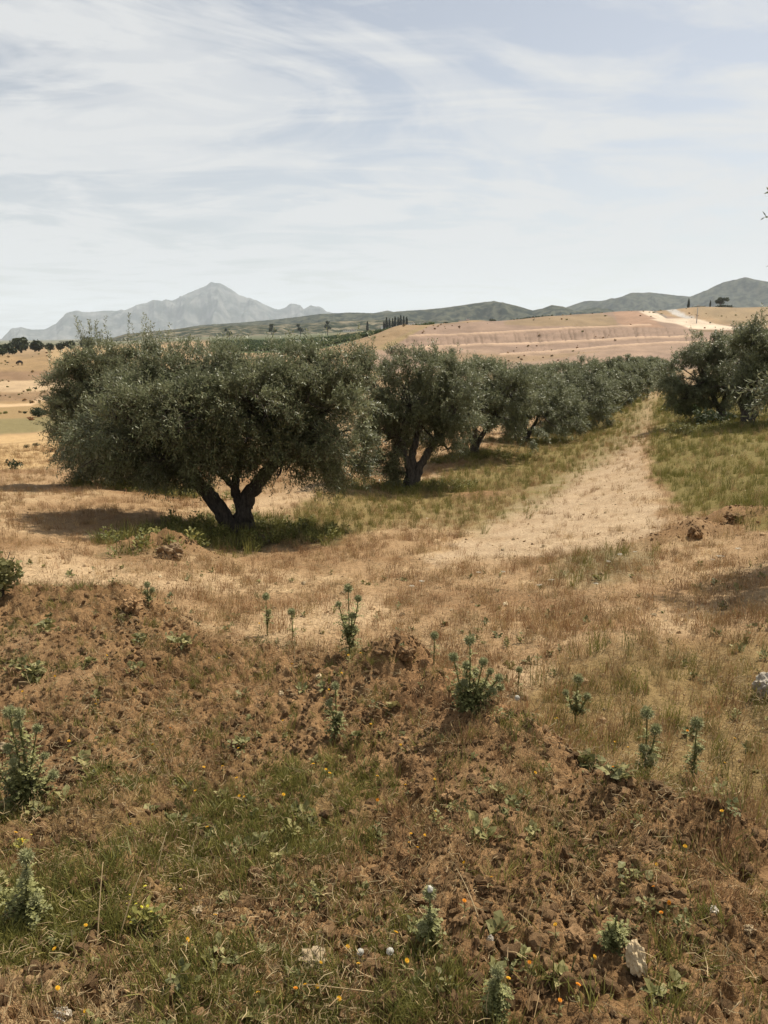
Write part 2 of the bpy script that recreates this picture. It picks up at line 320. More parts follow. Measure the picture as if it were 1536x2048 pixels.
lay(poly_mask(bx, by, [(740,700),(800,690),(1000,700),(1000,712),(1250,694),(1430,684),(1430,698),(1200,722),(1000,745),(840,745),(740,722)], 3) * rs * (.6 + .4 * gn(PX * .004, PY * .12, 26)), (.33, .235, .165))
lay(poly_mask(bx, by, [(880,705),(1010,708),(1060,712),(1150,705),(1200,704),(1100,720),(990,730),(880,735)], 3) * rs * .8, (.25, .175, .10))
lay(poly_mask(bx, by, [(1010,642),(1090,633),(1200,627),(1225,632),(1240,650),(1200,656),(1010,650)], 2) * rs, (.25, .18, .105))
lay(poly_mask(bx, by, [(1226,624),(1285,622),(1310,640),(1330,656),(1260,655),(1236,645)], 2) * rs, (.30, .19, .125))
lay(poly_mask(bx, by, [(1395,610),(1900,606),(1900,655),(1500,655),(1470,648),(1385,626)], 2) * rs, (.26, .19, .105))
lay(poly_mask(bx, by, [(1280,623),(1300,621),(1318,627),(1336,637),(1360,636),(1388,637),(1420,645),(1486,657),(1440,660),(1386,659),(1345,648),(1300,640),(1312,638)], 1.5) * rs, (.56, .46, .35))
lay(poly_mask(bx, by, [(1324,617),(1348,616),(1366,626),(1390,636),(1372,638),(1352,632)], 1.5) * rs, (.42, .40, .37)); lay(line_mask(bx, by, [(1308,623),(1322,629),(1334,635)], 1.4) * rs, (.17, .15, .12))
for m in m_l: lay(m, (.46, .33, .23))
lay(rill * .85, (.14, .095, .065)); lay(line_mask(bx, by, [(1385,660),(1500,664),(1600,668)], 2) * rs, (.2, .14, .08))
lay(poly_mask(bx, by, [(750,700),(790,676),(835,655),(860,648),(835,664),(800,684),(770,702)], 2) * fm, (.27, .20, .10))
lay(poly_mask(bx, by, [(420,668),(640,668),(720,672),(760,664),(800,655),(860,646),(860,650),(820,658),(780,676),(745,695),(640,706),(420,706)], 2) * (RG > 370), (.06, .085, .025))
lay(sstep(700, 1100, RG), (.12, .13, .075)); lay(sstep(900, 1500, RG) * sstep(-.1, .3, fbm(GX * .003, GY * .008, 3, 111)), (.22, .19, .12))
COL *= np.where(RG < 95, .86, .80)[..., None]
COL *= np.where(RG < 95, 1.0, 0)[..., None] * (np.array([1.04, 1.0, .93]) - 1) + 1
COL *= (1 + 0.45 * fbm(PX * .02, PY * .12, 5, 401, .65) * far + 0.16 * nz2 * (RG < 60) + .10 * fbm(GX * 8, GY * 8, 3, 121) * (RG < 25))[..., None]
COL = np.clip(COL, .01, .8)

# ------------------------------------------------------------------ mesh helpers
def mk_mesh(name, V, faces, mats, smooth=False, attrs=None):
    """faces: list of (int array n x k, material index)"""
    me = bpy.data.meshes.new(name); V = np.ascontiguousarray(V, np.float32)
    me.vertices.add(len(V)); me.vertices.foreach_set('co', V.ravel())
    lv = np.concatenate([f.ravel() for f, m in faces]).astype(np.int32)
    tot = np.concatenate([np.full(len(f), f.shape[1], np.int32) for f, m in faces]); st = np.concatenate([[0], np.cumsum(tot)[:-1]]).astype(np.int32)
    mi = np.concatenate([np.full(len(f), m, np.int32) for f, m in faces])
    me.loops.add(len(lv)); me.loops.foreach_set('vertex_index', lv)
    me.polygons.add(len(tot)); me.polygons.foreach_set('loop_start', st); me.polygons.foreach_set('material_index', mi)
    me.polygons.foreach_set('use_smooth', np.full(len(tot), smooth, bool))
    for m in (mats if isinstance(mats, (list, tuple)) else [mats]): me.materials.append(m)
    for k, (typ, dat) in (attrs or {}).items():
        a = me.attributes.new(k, typ, 'POINT')
        if typ == 'FLOAT_COLOR': a.data.foreach_set('color', np.ascontiguousarray(dat, np.float32).ravel())
        elif typ == 'FLOAT_VECTOR': a.data.foreach_set('vector', np.ascontiguousarray(dat, np.float32).ravel())
        else: a.data.foreach_set('value', np.ascontiguousarray(dat, np.int32 if typ == 'INT' else np.float32))
    me.update(calc_edges=True); return me
class MB:
    def __init__(s): s.V = []; s.F = []; s.n = 0; s.T = []
    def add(s, V, F, m=0, tint=0.5):
        V = np.asarray(V, float); F = np.asarray(F, int)
        s.V.append(V); s.F.append((F + s.n, m)); s.n += len(V); s.T.append(np.broadcast_to(np.asarray(tint, float), (len(V),)).copy())
    def mesh(s, name, mats, smooth=False):
        return mk_mesh(name, np.concatenate(s.V), s.F, mats, smooth, {'tint': ('FLOAT', np.concatenate(s.T))})
def link(name, me, parent=None, loc=None, rot=None, scale=None):
    o = bpy.data.objects.new(name, me); C.objects.link(o)
    if parent: o.parent = parent
    if loc is not None: o.location = loc
    if rot is not None: o.rotation_euler = rot
    if scale is not None: o.scale = (scale,) * 3 if isinstance(scale, (int, float)) else scale
    return o
def tag(o, label=None, cat=None, group=None, kind=None):
    if label: o['label'] = label
    if cat: o['category'] = cat
    if group: o['group'] = group
    if kind: o['kind'] = kind
    return o
def tube(mb, pts, rad, sides=8, m=0, tint=.5, rough=0.0, cap=True):
    P = np.asarray(pts, float); n = len(P); rad = np.broadcast_to(np.asarray(rad, float), (n,))
    T = np.gradient(P, axis=0); T /= np.linalg.norm(T, axis=1)[:, None] + 1e-9
    ref = np.array([0.31, 0.17, 0.93]) if abs(T[0][2]) < .8 else np.array([1.0, .1, 0])
    U = np.cross(T, ref); U /= np.linalg.norm(U, axis=1)[:, None] + 1e-9; Wv = np.cross(T, U)
    a = np.arange(sides) / sides * 2 * math.pi
    rr = rad[:, None] * (1 + rough * RNG.standard_normal((n, sides)))
    V = P[:, None] + U[:, None] * (np.cos(a) * rr)[..., None] + Wv[:, None] * (np.sin(a) * rr)[..., None]
    i, k = np.meshgrid(np.arange(n - 1), np.arange(sides), indexing='ij'); k2 = (k + 1) % sides
    Fq = np.stack([i * sides + k, i * sides + k2, (i + 1) * sides + k2, (i + 1) * sides + k], -1).reshape(-1, 4)
    mb.add(V.reshape(-1, 3), Fq, m, tint)
    if cap and sides >= 3:
        base = len(mb.V) - 1; off = mb.n - n * sides
        mb.F.append((np.array([[off + (n - 1) * sides + q for q in range(sides)]]), m))
def bez(p0, p1, p2, n): t = np.linspace(0, 1, n)[:, None]; p0, p1, p2 = map(np.asarray, (p0, p1, p2)); return (1 - t) ** 2 * p0 + 2 * t * (1 - t) * p1 + t * t * p2
_ico = {}
def ico(sub):
    if sub in _ico: return _ico[sub]
    import bmesh
    b = bmesh.new(); bmesh.ops.create_icosphere(b, subdivisions=sub, radius=1)
    V = np.array([v.co[:] for v in b.verts]); Fx = np.array([[v.index for v in f.verts] for f in b.faces]); b.free(); _ico[sub] = (V, Fx); return V, Fx

# ------------------------------------------------------------------ materials
def mat(name):
    m = bpy.data.materials.new(name); m.use_nodes = True; t = m.node_tree
    b = t.nodes['Principled BSDF']; b.inputs['Specular IOR Level'].default_value = 0.25; b.inputs['Roughness'].default_value = 0.9
    return m, t, b
def nn(t, typ, **k):
    n = t.nodes.new(typ)
    for a, v in k.items():
        if a in n.inputs and not hasattr(n, a): n.inputs[a].default_value = v
        else: setattr(n, a, v)
    return n
def noise(t, scale, detail=4, rough=.55, vec=None):
    n = t.nodes.new('ShaderNodeTexNoise'); n.inputs['Scale'].default_value = scale; n.inputs['Detail'].default_value = detail; n.inputs['Roughness'].default_value = rough
    if vec: t.links.new(vec, n.inputs['Vector'])
    return n
def ramp(t, fac, a, b, lo=.3, hi=.7):
    r = t.nodes.new('ShaderNodeValToRGB'); r.color_ramp.elements[0].position = lo; r.color_ramp.elements[1].position = hi
    r.color_ramp.elements[0].color = (*a, 1); r.color_ramp.elements[1].color = (*b, 1); t.links.new(fac, r.inputs[0]); return r.outputs[0]
def mul(t, a, b, typ='MULTIPLY', f=1.0):
    x = t.nodes.new('ShaderNodeMix'); x.data_type = 'RGBA'; x.blend_type = typ; x.inputs[0].default_value = f
    t.links.new(a, x.inputs[6]); t.links.new(b, x.inputs[7]); return x.outputs[2]
def bump(t, b, h, strength=.5, dist=.02):
    n = t.nodes.new('ShaderNodeBump'); n.inputs['Strength'].default_value = strength; n.inputs['Distance'].default_value = dist
    t.links.new(h, n.inputs['Height']); t.links.new(n.outputs[0], b.inputs['Normal'])
def m_ground():
    m, t, b = mat('earth'); a = t.nodes.new('ShaderNodeVertexColor'); a.layer_name = 'earth_colour'
    tcx = t.nodes.new('ShaderNodeTexCoord'); o = tcx.outputs['Object']
    n1 = noise(t, 28, 6, .65, o); n2 = noise(t, 130, 4, .6, o)
    c = mul(t, a.outputs[0], ramp(t, n1.outputs[0], (.62, .60, .58), (1.32, 1.32, 1.32), .3, .72))
    c = mul(t, c, ramp(t, n2.outputs[0], (.72, .71, .70), (1.25, 1.25, 1.25), .3, .7)); t.links.new(c, b.inputs['Base Color'])
    ad = t.nodes.new('ShaderNodeMath'); ad.operation = 'ADD'; t.links.new(n1.outputs[0], ad.inputs[0]); t.links.new(n2.outputs[0], ad.inputs[1])
    bump(t, b, ad.outputs[0], .8, .012); b.inputs['Specular IOR Level'].default_value = .12; return m
def m_rock(name, a, b_, scale=20, bd=.01, rough=.92):
    m, t, b = mat(name); tcx = t.nodes.new('ShaderNodeTexCoord'); n1 = noise(t, scale, 7, .65, tcx.outputs['Object'])
    inf = t.nodes.new('ShaderNodeObjectInfo'); r = ramp(t, inf.outputs['Random'], (.58, .56, .54), (1.36, 1.32, 1.26), 0, 1)
    c = mul(t, ramp(t, n1.outputs[0], a, b_, .32, .68), r); t.links.new(c, b.inputs['Base Color']); bump(t, b, n1.outputs[0], .8, bd); b.inputs['Roughness'].default_value = rough; b.inputs['Specular IOR Level'].default_value = .15; return m
def m_leaf(name, lo, hi, under=None, trans=.3, rough=.55, rnd=True, spec=.3):
    """two tints by the mesh's own 'tint' value; paler underside"""
    m, t, b = mat(name); at = t.nodes.new('ShaderNodeAttribute'); at.attribute_name = 'tint'
    c = ramp(t, at.outputs['Fac'], lo, hi, 0, 1)
    if rnd:
        inf = t.nodes.new('ShaderNodeObjectInfo'); c = mul(t, c, ramp(t, inf.outputs['Random'], (.70, .74, .72), (1.30, 1.22, 1.22), 0, 1))
    if under:
        g = t.nodes.new('ShaderNodeNewGeometry'); x = t.nodes.new('ShaderNodeMix'); x.data_type = 'RGBA'; t.links.new(g.outputs['Backfacing'], x.inputs[0]); t.links.new(c, x.inputs[6]); x.inputs[7].default_value = (*under, 1); c = x.outputs[2]
    t.links.new(c, b.inputs['Base Color']); b.inputs['Roughness'].default_value = rough; b.inputs['Specular IOR Level'].default_value = spec
    if trans:
        tr = t.nodes.new('ShaderNodeBsdfTranslucent'); t.links.new(c, tr.inputs[0]); ms = t.nodes.new('ShaderNodeMixShader'); ms.inputs[0].default_value = trans
        t.links.new(b.outputs[0], ms.inputs[1]); t.links.new(tr.outputs[0], ms.inputs[2]); t.links.new(ms.outputs[0], t.nodes['Material Output'].inputs[0])
    return m
def m_bark():
    m, t, b = mat('bark'); tcx = t.nodes.new('ShaderNodeTexCoord'); mp = t.nodes.new('ShaderNodeMapping'); mp.inputs['Scale'].default_value = (1, 1, .3); t.links.new(tcx.outputs['Object'], mp.inputs[0])
    n1 = noise(t, 22, 8, .7, mp.outputs[0]); t.links.new(ramp(t, n1.outputs[0], (.030, .025, .020), (.13, .112, .092), .35, .7), b.inputs['Base Color']); bump(t, b, n1.outputs[0], 1, .04); return m
def m_plain(name, col, rough=.8, var=.25, scale=4.0):
    m, t, b = mat(name); tcx = t.nodes.new('ShaderNodeTexCoord'); n1 = noise(t, scale, 5, .6, tcx.outputs['Object'])
    lo = tuple(c * (1 - var) for c in col); hi = tuple(c * (1 + var) for c in col); t.links.new(ramp(t, n1.outputs[0], lo, hi), b.inputs['Base Color']); b.inputs['Roughness'].default_value = rough; return m
M_GROUND = m_ground(); M_BARK = m_bark()
M_OLIVE = m_leaf('olive_leaf', (.050, .064, .022), (.198, .214, .096), (.19, .20, .12), .32, .48, False, .42)
M_TWIG = m_plain('twig', (.07, .055, .04))
M_DRY = m_leaf('dry_grass', (.23, .138, .060), (.44, .33, .165), None, .25, .7)
M_REDDRY = m_leaf('brown_grass', (.165, .090, .043), (.34, .215, .108), None, .2, .7)
M_YGREEN = m_leaf('yellow_green_grass', (.09, .102, .022), (.225, .205, .058), None, .3, .6)
M_GREEN = m_leaf('green_grass', (.095, .105, .024), (.25, .235, .068), None, .3, .6)
M_WEED = m_leaf('weed_leaf', (.10, .105, .035), (.25, .235, .095), None, .25, .6)
M_STRAW = m_leaf('straw', (.17, .12, .06), (.40, .31, .17), None, .1, .7)
M_CLOD = m_rock('clod_soil', (.13, .080, .039), (.33, .213, .114), 30, .012)
M_PALE_CLOD = m_rock('pale_soil', (.26, .175, .10), (.45, .33, .20), 30, .01)
M_STONE = m_rock('pale_stone', (.30, .23, .14), (.56, .47, .32), 26, .008)
M_WSTONE = m_rock('white_stone', (.22, .20, .165), (.44, .41, .355), 22, .008)
M_THISTLE = m_leaf('thistle_leaf', (.072, .080, .022), (.28, .275, .105), None, .2, .6, False)
M_THEAD = m_leaf('thistle_spine', (.15, .155, .06), (.38, .375, .20), None, .15, .6, False)
M_PETAL_Y = m_leaf('yellow_petal', (.62, .34, .015), (.74, .44, .03), None, .3, .6, False)
M_PETAL_O = m_leaf('orange_petal', (.62, .23, .01), (.72, .29, .02), None, .3, .6, False)
M_WHITE = m_leaf('white_floret', (.30, .29, .24), (.60, .58, .52), None, .3, .7, False)
M_FAR_LEAF = m_leaf('dark_foliage', (.022, .034, .015), (.070, .088, .038), None, .15, .7)
M_CYP = m_leaf('cypress_foliage', (.016, .024, .014), (.040, .052, .028), None, .1, .8)
M_ORCH = m_leaf('orchard_foliage', (.045, .075, .018), (.095, .13, .035), None, .2, .7)

# ------------------------------------------------------------------ ground sheet
nr, nth = GX.shape
V = np.stack([GX, GY, GZ + EYE], -1).reshape(-1, 3)
cvi = len(V); V = np.vstack([V, [[0, 0, GZ[0].mean() + EYE]]])
j, i = np.meshgrid(np.arange(nr - 1), np.arange(nth - 1), indexing='ij')
quad = np.stack([j * nth + i, j * nth + i + 1, (j + 1) * nth + i + 1, (j + 1) * nth + i], -1).reshape(-1, 4)[:, ::-1]
ii = np.arange(nth - 1); fan = np.stack([np.full(nth - 1, cvi), ii + 1, ii], 1)[:, ::-1][:, ::-1]
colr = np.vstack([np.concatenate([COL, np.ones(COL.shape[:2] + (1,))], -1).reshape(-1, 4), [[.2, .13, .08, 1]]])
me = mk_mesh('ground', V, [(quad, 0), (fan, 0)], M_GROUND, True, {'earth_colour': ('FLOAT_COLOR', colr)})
tag(link('ground', me), None, None, None, 'structure')

def look(G, x, y): T = np.arctan2(x, y); return bil(G, TH, RR, T, np.maximum(np.hypot(x, y), .26))
def gz(x, y): return look(GZ, np.asarray(x, float), np.asarray(y, float)) + EYE
def hit(px, py, rmin=0.6, rmax=3000):
    """where the view ray of a photograph pixel first meets the ground sheet"""
    b, t = bear_t(px, py); r = geom(rmin, rmax, 0.002); x = r * math.sin(b); y = r * math.cos(b)
    d = t * r - look(GZ, x, y); k = np.argmax(d < 0)
    if d[k] >= 0: k = len(r) - 1
    return Vector((x[k], y[k], float(gz(x[k], y[k]))))
def at_r(px, r): b, _ = bear_t(px, 700); x, y = r * math.sin(b), r * math.cos(b); return Vector((x, y, float(gz(x, y))))

# ------------------------------------------------------------------ far hills
def m_hill(name, a, b_, scale, lo=.4, hi=.62):
    m, t, b = mat(name); tcx = t.nodes.new('ShaderNodeTexCoord'); n1 = noise(t, scale, 9, .68, tcx.outputs['Object']); t.links.new(ramp(t, n1.outputs[0], a, b_, lo, hi), b.inputs['Base Color']); b.inputs['Specular IOR Level'].default_value = 0; return m
def hill(name, outline, D, depth, m, rug, seed, basez=-40, step=3.0, nv=44, jag=0.0):
    O = np.array(outline, float); px = np.arange(O[0, 0], O[-1, 0] + step, step); py = np.interp(px, O[:, 0], O[:, 1])
    py = py + jag * fbm(px * .08, px * 0, 4, seed + 3)
    b, t = bear_t(px, py); top = D * t
    v = np.linspace(-1, 1, nv); BB, VV = np.meshgrid(b, v); TP = np.broadcast_to(top, BB.shape); RD = D + VV * depth
    x = RD * np.sin(BB); y = RD * np.cos(BB); s = 6.0 / depth
    wv = VV + .25 * fbm(BB * 30, VV * 1.5, 3, seed)
    prof = np.where(np.abs(VV) < 1e-9, 1, np.clip(1 - np.abs(wv) ** 1.15, 0, 1)); k = np.clip(np.abs(VV) * 3, 0, 1); prof = 1 * (1 - k) + prof * k
    prof = prof * sstep(1.0, .85, np.abs(VV))
    rid = (1 - np.abs(fbm(x * s * .5, y * s * .28, 5, seed + 7)) * 2)
    z = basez + (TP - basez) * prof * (1 + rug * (rid - 1) * np.clip(np.abs(VV) * 4, 0, 1) * 1.0)
    edge = sstep(0, .03, (BB - b[0]) / (b[-1] - b[0])) * sstep(1, .97, (BB - b[0]) / (b[-1] - b[0]))
    z = basez + (z - basez) * edge
    n, w = BB.shape; Vv = np.stack([x, y, z + EYE], -1).reshape(-1, 3)
    jj, i2 = np.meshgrid(np.arange(n - 1), np.arange(w - 1), indexing='ij'); q = np.stack([jj * w + i2, (jj) * w + i2 + 1, (jj + 1) * w + i2 + 1, (jj + 1) * w + i2], -1).reshape(-1, 4)
    o = link(name, mk_mesh(name, Vv, [(q, 0)], m, True)); tag(o, kind='structure'); return o
M_MTN = m_hill('mountain_rock', (.020, .028, .026), (.135, .135, .125), .0035, .42, .6); M_FOREST = m_hill('forest_cover', (.010, .016, .010), (.07, .074, .048), .025, .43, .57); M_SCRUB = m_hill('olive_scrub', (.022, .030, .018), (.19, .165, .115), .03, .46, .64)
hill('mountain', [(-140,700),(-40,690),(4,677),(22,657),(40,654),(65,659),(87,659),(112,647),(132,626),(150,621),(170,624),(187,623),(210,621),(255,618),(272,609),(295,604),(305,598),(325,601),(332,598),(345,601),(365,591),(390,579),(410,570),(422,562),(440,565),(460,575),(480,589),(500,595),(525,607),(555,618),(570,615),(578,608),(582,606),(600,609),(607,618),(620,610),(640,613),(652,622),(720,640),(820,660),(900,690)], 12000, 2600, M_MTN, .55, 5, -260, 1.2, 90, 2.2)
hill('far_hill', [(1080,665),(1133,613),(1168,601),(1206,601),(1244,593),(1261,586),(1299,584),(1342,589),(1380,593),(1413,581),(1446,564),(1489,555),(1536,563),(1620,578),(1750,600),(1950,640)], 5200, 1100, M_FOREST, .35, 15, -60, 1.5, 60, .8)
hill('forest_hill', [(180,690),(250,668),(330,662),(400,650),(480,645),(560,638),(600,633),(640,628),(700,624),(760,627),(800,622),(850,619),(907,613),(945,606),(988,601),(1027,610),(1065,620),(1085,616),(1103,609),(1125,612),(1152,622),(1190,614),(1222,619),(1260,640),(1330,670)], 3300, 800, M_FOREST, .35, 25, -40, 1.5, 60, .8)
hill('ridge_hill', [(700,660),(745,626),(775,620),(795,626),(830,640)], 4600, 500, M_FOREST, .3, 28, -40, 1.5, 40, .4)
hill('scrub_hill', [(120,705),(190,690),(250,668),(330,660),(420,652),(520,650),(620,646),(700,641),(770,640),(840,641),(920,640),(1000,642),(1080,650),(1160,670)], 1900, 650, M_SCRUB, .3, 35, -30, 1.8, 50, .8)

# ------------------------------------------------------------------ olive trees
LEAFN = 14
def shoots_to_leaves(mb, P, D, Ln, tint, lsz, lw):
    """P,D,Ln per shoot -> leaves as two-triangle folded blades + a thin twig"""
    n = len(P); k = LEAFN
    D = D / np.linalg.norm(D, axis=1)[:, None]
    s = (np.arange(k) + .6) / k
    droop = RNG.uniform(.02, .25, n)
    base = P[:, None] + D[:, None] * (Ln[:, None] * s)[..., None]; base[..., 2] -= droop[:, None] * Ln[:, None] * s ** 2
    rv = RNG.standard_normal((n, 3)); S = np.cross(D, rv); S /= np.linalg.norm(S, axis=1)[:, None] + 1e-9; S2 = np.cross(D, S)
    ang = (np.arange(k) % 2) * math.pi + (np.arange(k) // 2) * 1.57 + RNG.uniform(-.4, .4, (n, k))
    side = S[:, None] * np.cos(ang)[..., None] + S2[:, None] * np.sin(ang)[..., None]
    ld = D[:, None] * RNG.uniform(.45, .9, (n, k, 1)) + side * RNG.uniform(.6, 1.0, (n, k, 1)); ld[..., 2] += RNG.uniform(-.25, .2, (n, k)); ld /= np.linalg.norm(ld, axis=2)[..., None]
    ll = lsz * RNG.uniform(.7, 1.25, (n, k, 1)) * np.where(s > .9, .7, 1)[None, :, None]
    nv = np.cross(ld, np.cross(np.array([0, 0, 1.0]) + .5 * RNG.standard_normal((n, k, 3)), ld)); nv /= np.linalg.norm(nv, axis=2)[..., None] + 1e-9
    w = np.cross(ld, nv) * lw * RNG.uniform(.8, 1.2, (n, k, 1))
    v0 = base; v2 = base + ld * ll; mid = base + ld * ll * .5
    V = np.stack([v0, mid + w, v2, mid - w], 2).reshape(-1, 3); idx = np.arange(n * k)[:, None] * 4
    mb.add(V, np.concatenate([idx + [0, 1, 2], idx + [0, 2, 3]]), 0, np.repeat(np.clip(np.repeat(tint, k) + RNG.uniform(-.25, .25, n * k), 0, 1), 4))
    e = P + D * Ln[:, None]; e[:, 2] -= droop * Ln; tw = S * .0028
    V = np.stack([P - tw, P + tw, e], 1).reshape(-1, 3); mb.add(V, np.arange(n)[:, None] * 3 + [0, 1, 2], 1, .5)
def crown_mesh(name, lobes, nsh, lsz=.062, lw=.0085, shl=(.14, .34), sprigs=()):
    mb = MB(); A = np.array(lobes, float); vol = (A[:, 3] * A[:, 4] * A[:, 5]) ** .75; cnt = np.maximum(20, nsh * vol / vol.sum()).astype(int)
    P, D, T = [], [], []
    for (cx, cy, cz_, rx, ry, rz), n in zip(A, cnt):
        # each lobe is broken into tufts so that the crown shows clumps and gaps
        nt_ = max(6, int(n / 26)); u = RNG.standard_normal((nt_, 3)); u /= np.linalg.norm(u, axis=1)[:, None]
        rad = RNG.uniform(.12, 1.0, nt_) ** .42 * RNG.uniform(.82, 1.12, nt_); tc_ = u * rad[:, None]; tt = RNG.uniform(.15, .85, nt_)
        pick = RNG.integers(0, nt_, n); off = RNG.standard_normal((n, 3)) * np.array([.15, .15, .13]); q = tc_[pick] + off * .8
        dirv = u[pick] * .75 + RNG.standard_normal((n, 3)) * .5; dirv[:, 2] += np.where(q[:, 2] > 0, .45, -.25)
        P.append(q * [rx, ry, rz] + [cx, cy, cz_]); D.append(dirv); T.append(tt[pick])
    for sx, sy, sz, L0, n in sprigs:          # upright water shoots above the crown
        for _ in range(n):
            b0 = np.array([sx, sy, sz]) + RNG.normal(0, .16, 3) * [1, 1, .3]; d0 = np.array([RNG.normal(0, .12), RNG.normal(0, .12), 1.0]); LL = L0 * RNG.uniform(.5, 1.1)
            for f in np.arange(0, 1, .16 / LL if LL > .3 else .4): P.append([b0 + d0 * LL * f]); D.append([d0 + RNG.normal(0, .2, 3)]); T.append([RNG.uniform(.4, .9)])
    P = np.concatenate(P); D = np.concatenate(D); T = np.concatenate(T); Ln = RNG.uniform(*shl, len(P))
    shoots_to_leaves(mb, P, D, Ln, T, lsz, lw)
    return mb.mesh(name, [M_OLIVE, M_TWIG])
def trunk_mesh(name, stems, lobes, nbr=3, sides=12):
    """stems: list of (points, radii); limbs run on from each stem's end into the nearest lobes"""
    mb = MB()
    for pts, rad in stems:
        P = np.array(pts, float); t = np.linspace(0, len(P) - 1, (len(P) - 1) * 5 + 1); Q = np.stack([np.interp(t, range(len(P)), P[:, a]) for a in range(3)], 1); rq = np.interp(t, range(len(P)), rad)
        Qs = Q.copy(); Qs[1:-1] = (Q[:-2] + 2 * Q[1:-1] + Q[2:]) / 4; Qs += RNG.normal(0, .007, Qs.shape)
        tube(mb, Qs, rq, sides, 0, .5, .09)
    ends = [(np.array(p[-1], float), r[-1]) for p, r in stems if len(p) > 2]
    for lb in lobes:
        c = np.array(lb[:3]); rr = np.array(lb[3:])
        e, r0 = min(ends, key=lambda q: np.linalg.norm(q[0] - c))
        for k in range(nbr):
            tgt = c + RNG.uniform(-.75, .75, 3) * rr; mid = (e + tgt) / 2 + RNG.normal(0, .12, 3); mid[2] += .08
            Q = bez(e, mid, tgt, 9) + RNG.normal(0, .012, (9, 3)); tube(mb, Q, np.linspace(r0 * .62, .007, 9), 6, 0, .5, .06)
            for z in range(3):
                i0 = RNG.integers(3, 8); t2 = Q[i0] + RNG.normal(0, .35, 3) * rr; tube(mb, bez(Q[i0], (Q[i0] + t2) / 2 + RNG.normal(0, .05, 3), t2, 5), np.linspace(.012, .004, 5), 4, 0, .5, 0)
    return mb.mesh(name, M_BARK, True)
def px_lobes(base_px, base_py, r, L_, dy):
    s = r / F
    return [((x - base_px) * s, d, (base_py - y) * s * 1.0, rx * s, max(rx, ry) * s * dy, ry * s) for x, y, rx, ry, d in L_]
def gen_lobes(seed, w=1.55, h=3.05, n=9):
    rg = np.random.default_rng(seed); out = []
    for k in range(n):
        a = k / n * 2 * math.pi + rg.uniform(-.3, .3); rad = w * rg.uniform(.42, .62); out.append((rad * math.cos(a), rad * math.sin(a), h * rg.uniform(.42, .70), w * rg.uniform(.38, .5), w * rg.uniform(.38, .5), h * rg.uniform(.17, .25)))
    for k in range(4): out.append((rg.normal(0, .35), rg.normal(0, .35), h * rg.uniform(.68, .8), w * .5, w * .5, h * .2))
    for k in range(6): a = k * 1.05 + rg.uniform(-.2, .2); out.append((.72 * w * math.cos(a), .72 * w * math.sin(a), h * .27, w * .30, w * .30, h * .15))
    return out
def gen_stems(seed, rb=.13):
    rg = np.random.default_rng(seed); a0 = rg.uniform(0, 6.28); st = []
    st.append(([(0, 0, -.15), (0, 0, .0), (.02, .0, .14), (.0, .02, .38)], [rb * 1.9, rb * 1.5, rb * 1.15, rb]))
    for k in range(3):
        a = a0 + k * 2.1 + rg.uniform(-.3, .3); c, s = math.cos(a), math.sin(a); q = rg.uniform(.3, .5)
        st.append(([(0, 0, .25), (.14 * c, .14 * s, .52), (.34 * c, .34 * s, .85), (q * c * 1.5, q * s * 1.5, 1.25)], [rb * .8, rb * .62, rb * .5, rb * .36]))
    return st
OLG = 'olive trees of the grove'
def olive(loc, tm, cm, label, rz=0, sc=1.0):
    e = link('olive_tree', None, None, loc, (0, 0, rz), sc); tag(e, label, 'tree', OLG)
    link('trunk', tm, e); c = link('crown', cm, e); c['kind'] = 'stuff'; return e

# nearest tree, its limbs after the photograph
p1 = hit(472, 1062); r1 = p1.xy.length
LB1 = px_lobes(472, 1062, r1, [(345,850,120,95,-.1),(420,792,125,79.05,.3),(520,777,130,72.54,-.2),(635,792,110,79.05,.2),(660,865,88,85,-.1),(545,860,120,85,.1),(450,870,110,80,-.3),(270,870,92,72,.2),(320,812,100,74.4,.5),(705,890,48,62,.1),(690,818,62,90,-.3),(480,818,120,90,.7),(600,820,110,80,.7),(380,880,80,48,-.5),(600,905,60,36,-.3),(235,898,66,42,.0),(690,752,48,46.5,.1),(560,744,90,41.85,.0),(420,737,90,41.85,.2),(470,885,90,48,.0),(560,890,60,42,-.3),(400,900,75,40,-.3),(330,908,85,40,.1),(645,930,36,28,.3),(300,737,70,35.34,.3),(655,732,60,37.2,.1)], 1.0)
LB1 += px_lobes(472, 1062, r1, [(300,820,90,62,-.75),(400,800,100,70,-.85),(520,805,100,70,-.75),(620,820,80,62,-.6)], .8)
LB1 = [(a, b - .30, c, d, e, f) for a, b, c, d, e, f in LB1]
s1 = r1 / F
def q1(x, y, d): return ((x - 472) * s1, d, (1062 - y) * s1)
ST1 = [([q1(462,1075,.0), q1(460,1052,0), q1(447,1020,-.05), q1(425,985,-.10), q1(398,950,-.18), q1(365,900,-.25)], [.21,.155,.125,.115,.10,.075]),
       ([q1(487,1075,.0), q1(488,1050,0), q1(487,1015,.02), q1(500,985,.06), q1(527,955,.10), q1(556,920,.12), q1(590,870,.15)], [.22,.165,.13,.12,.105,.095,.07]),
       ([q1(487,1020,.02), q1(476,992,.08), q1(470,972,.14), q1(478,945,.2), q1(482,900,.25)], [.10,.075,.068,.058,.045]),
       ([q1(468,972,.12), q1(455,958,.12), q1(438,945,.15), q1(420,915,.2)], [.055,.048,.045,.035]),
       ([q1(474,1085,.0), q1(475,1062,-.03), q1(478,1045,-.02)], [.26,.20,.14])]
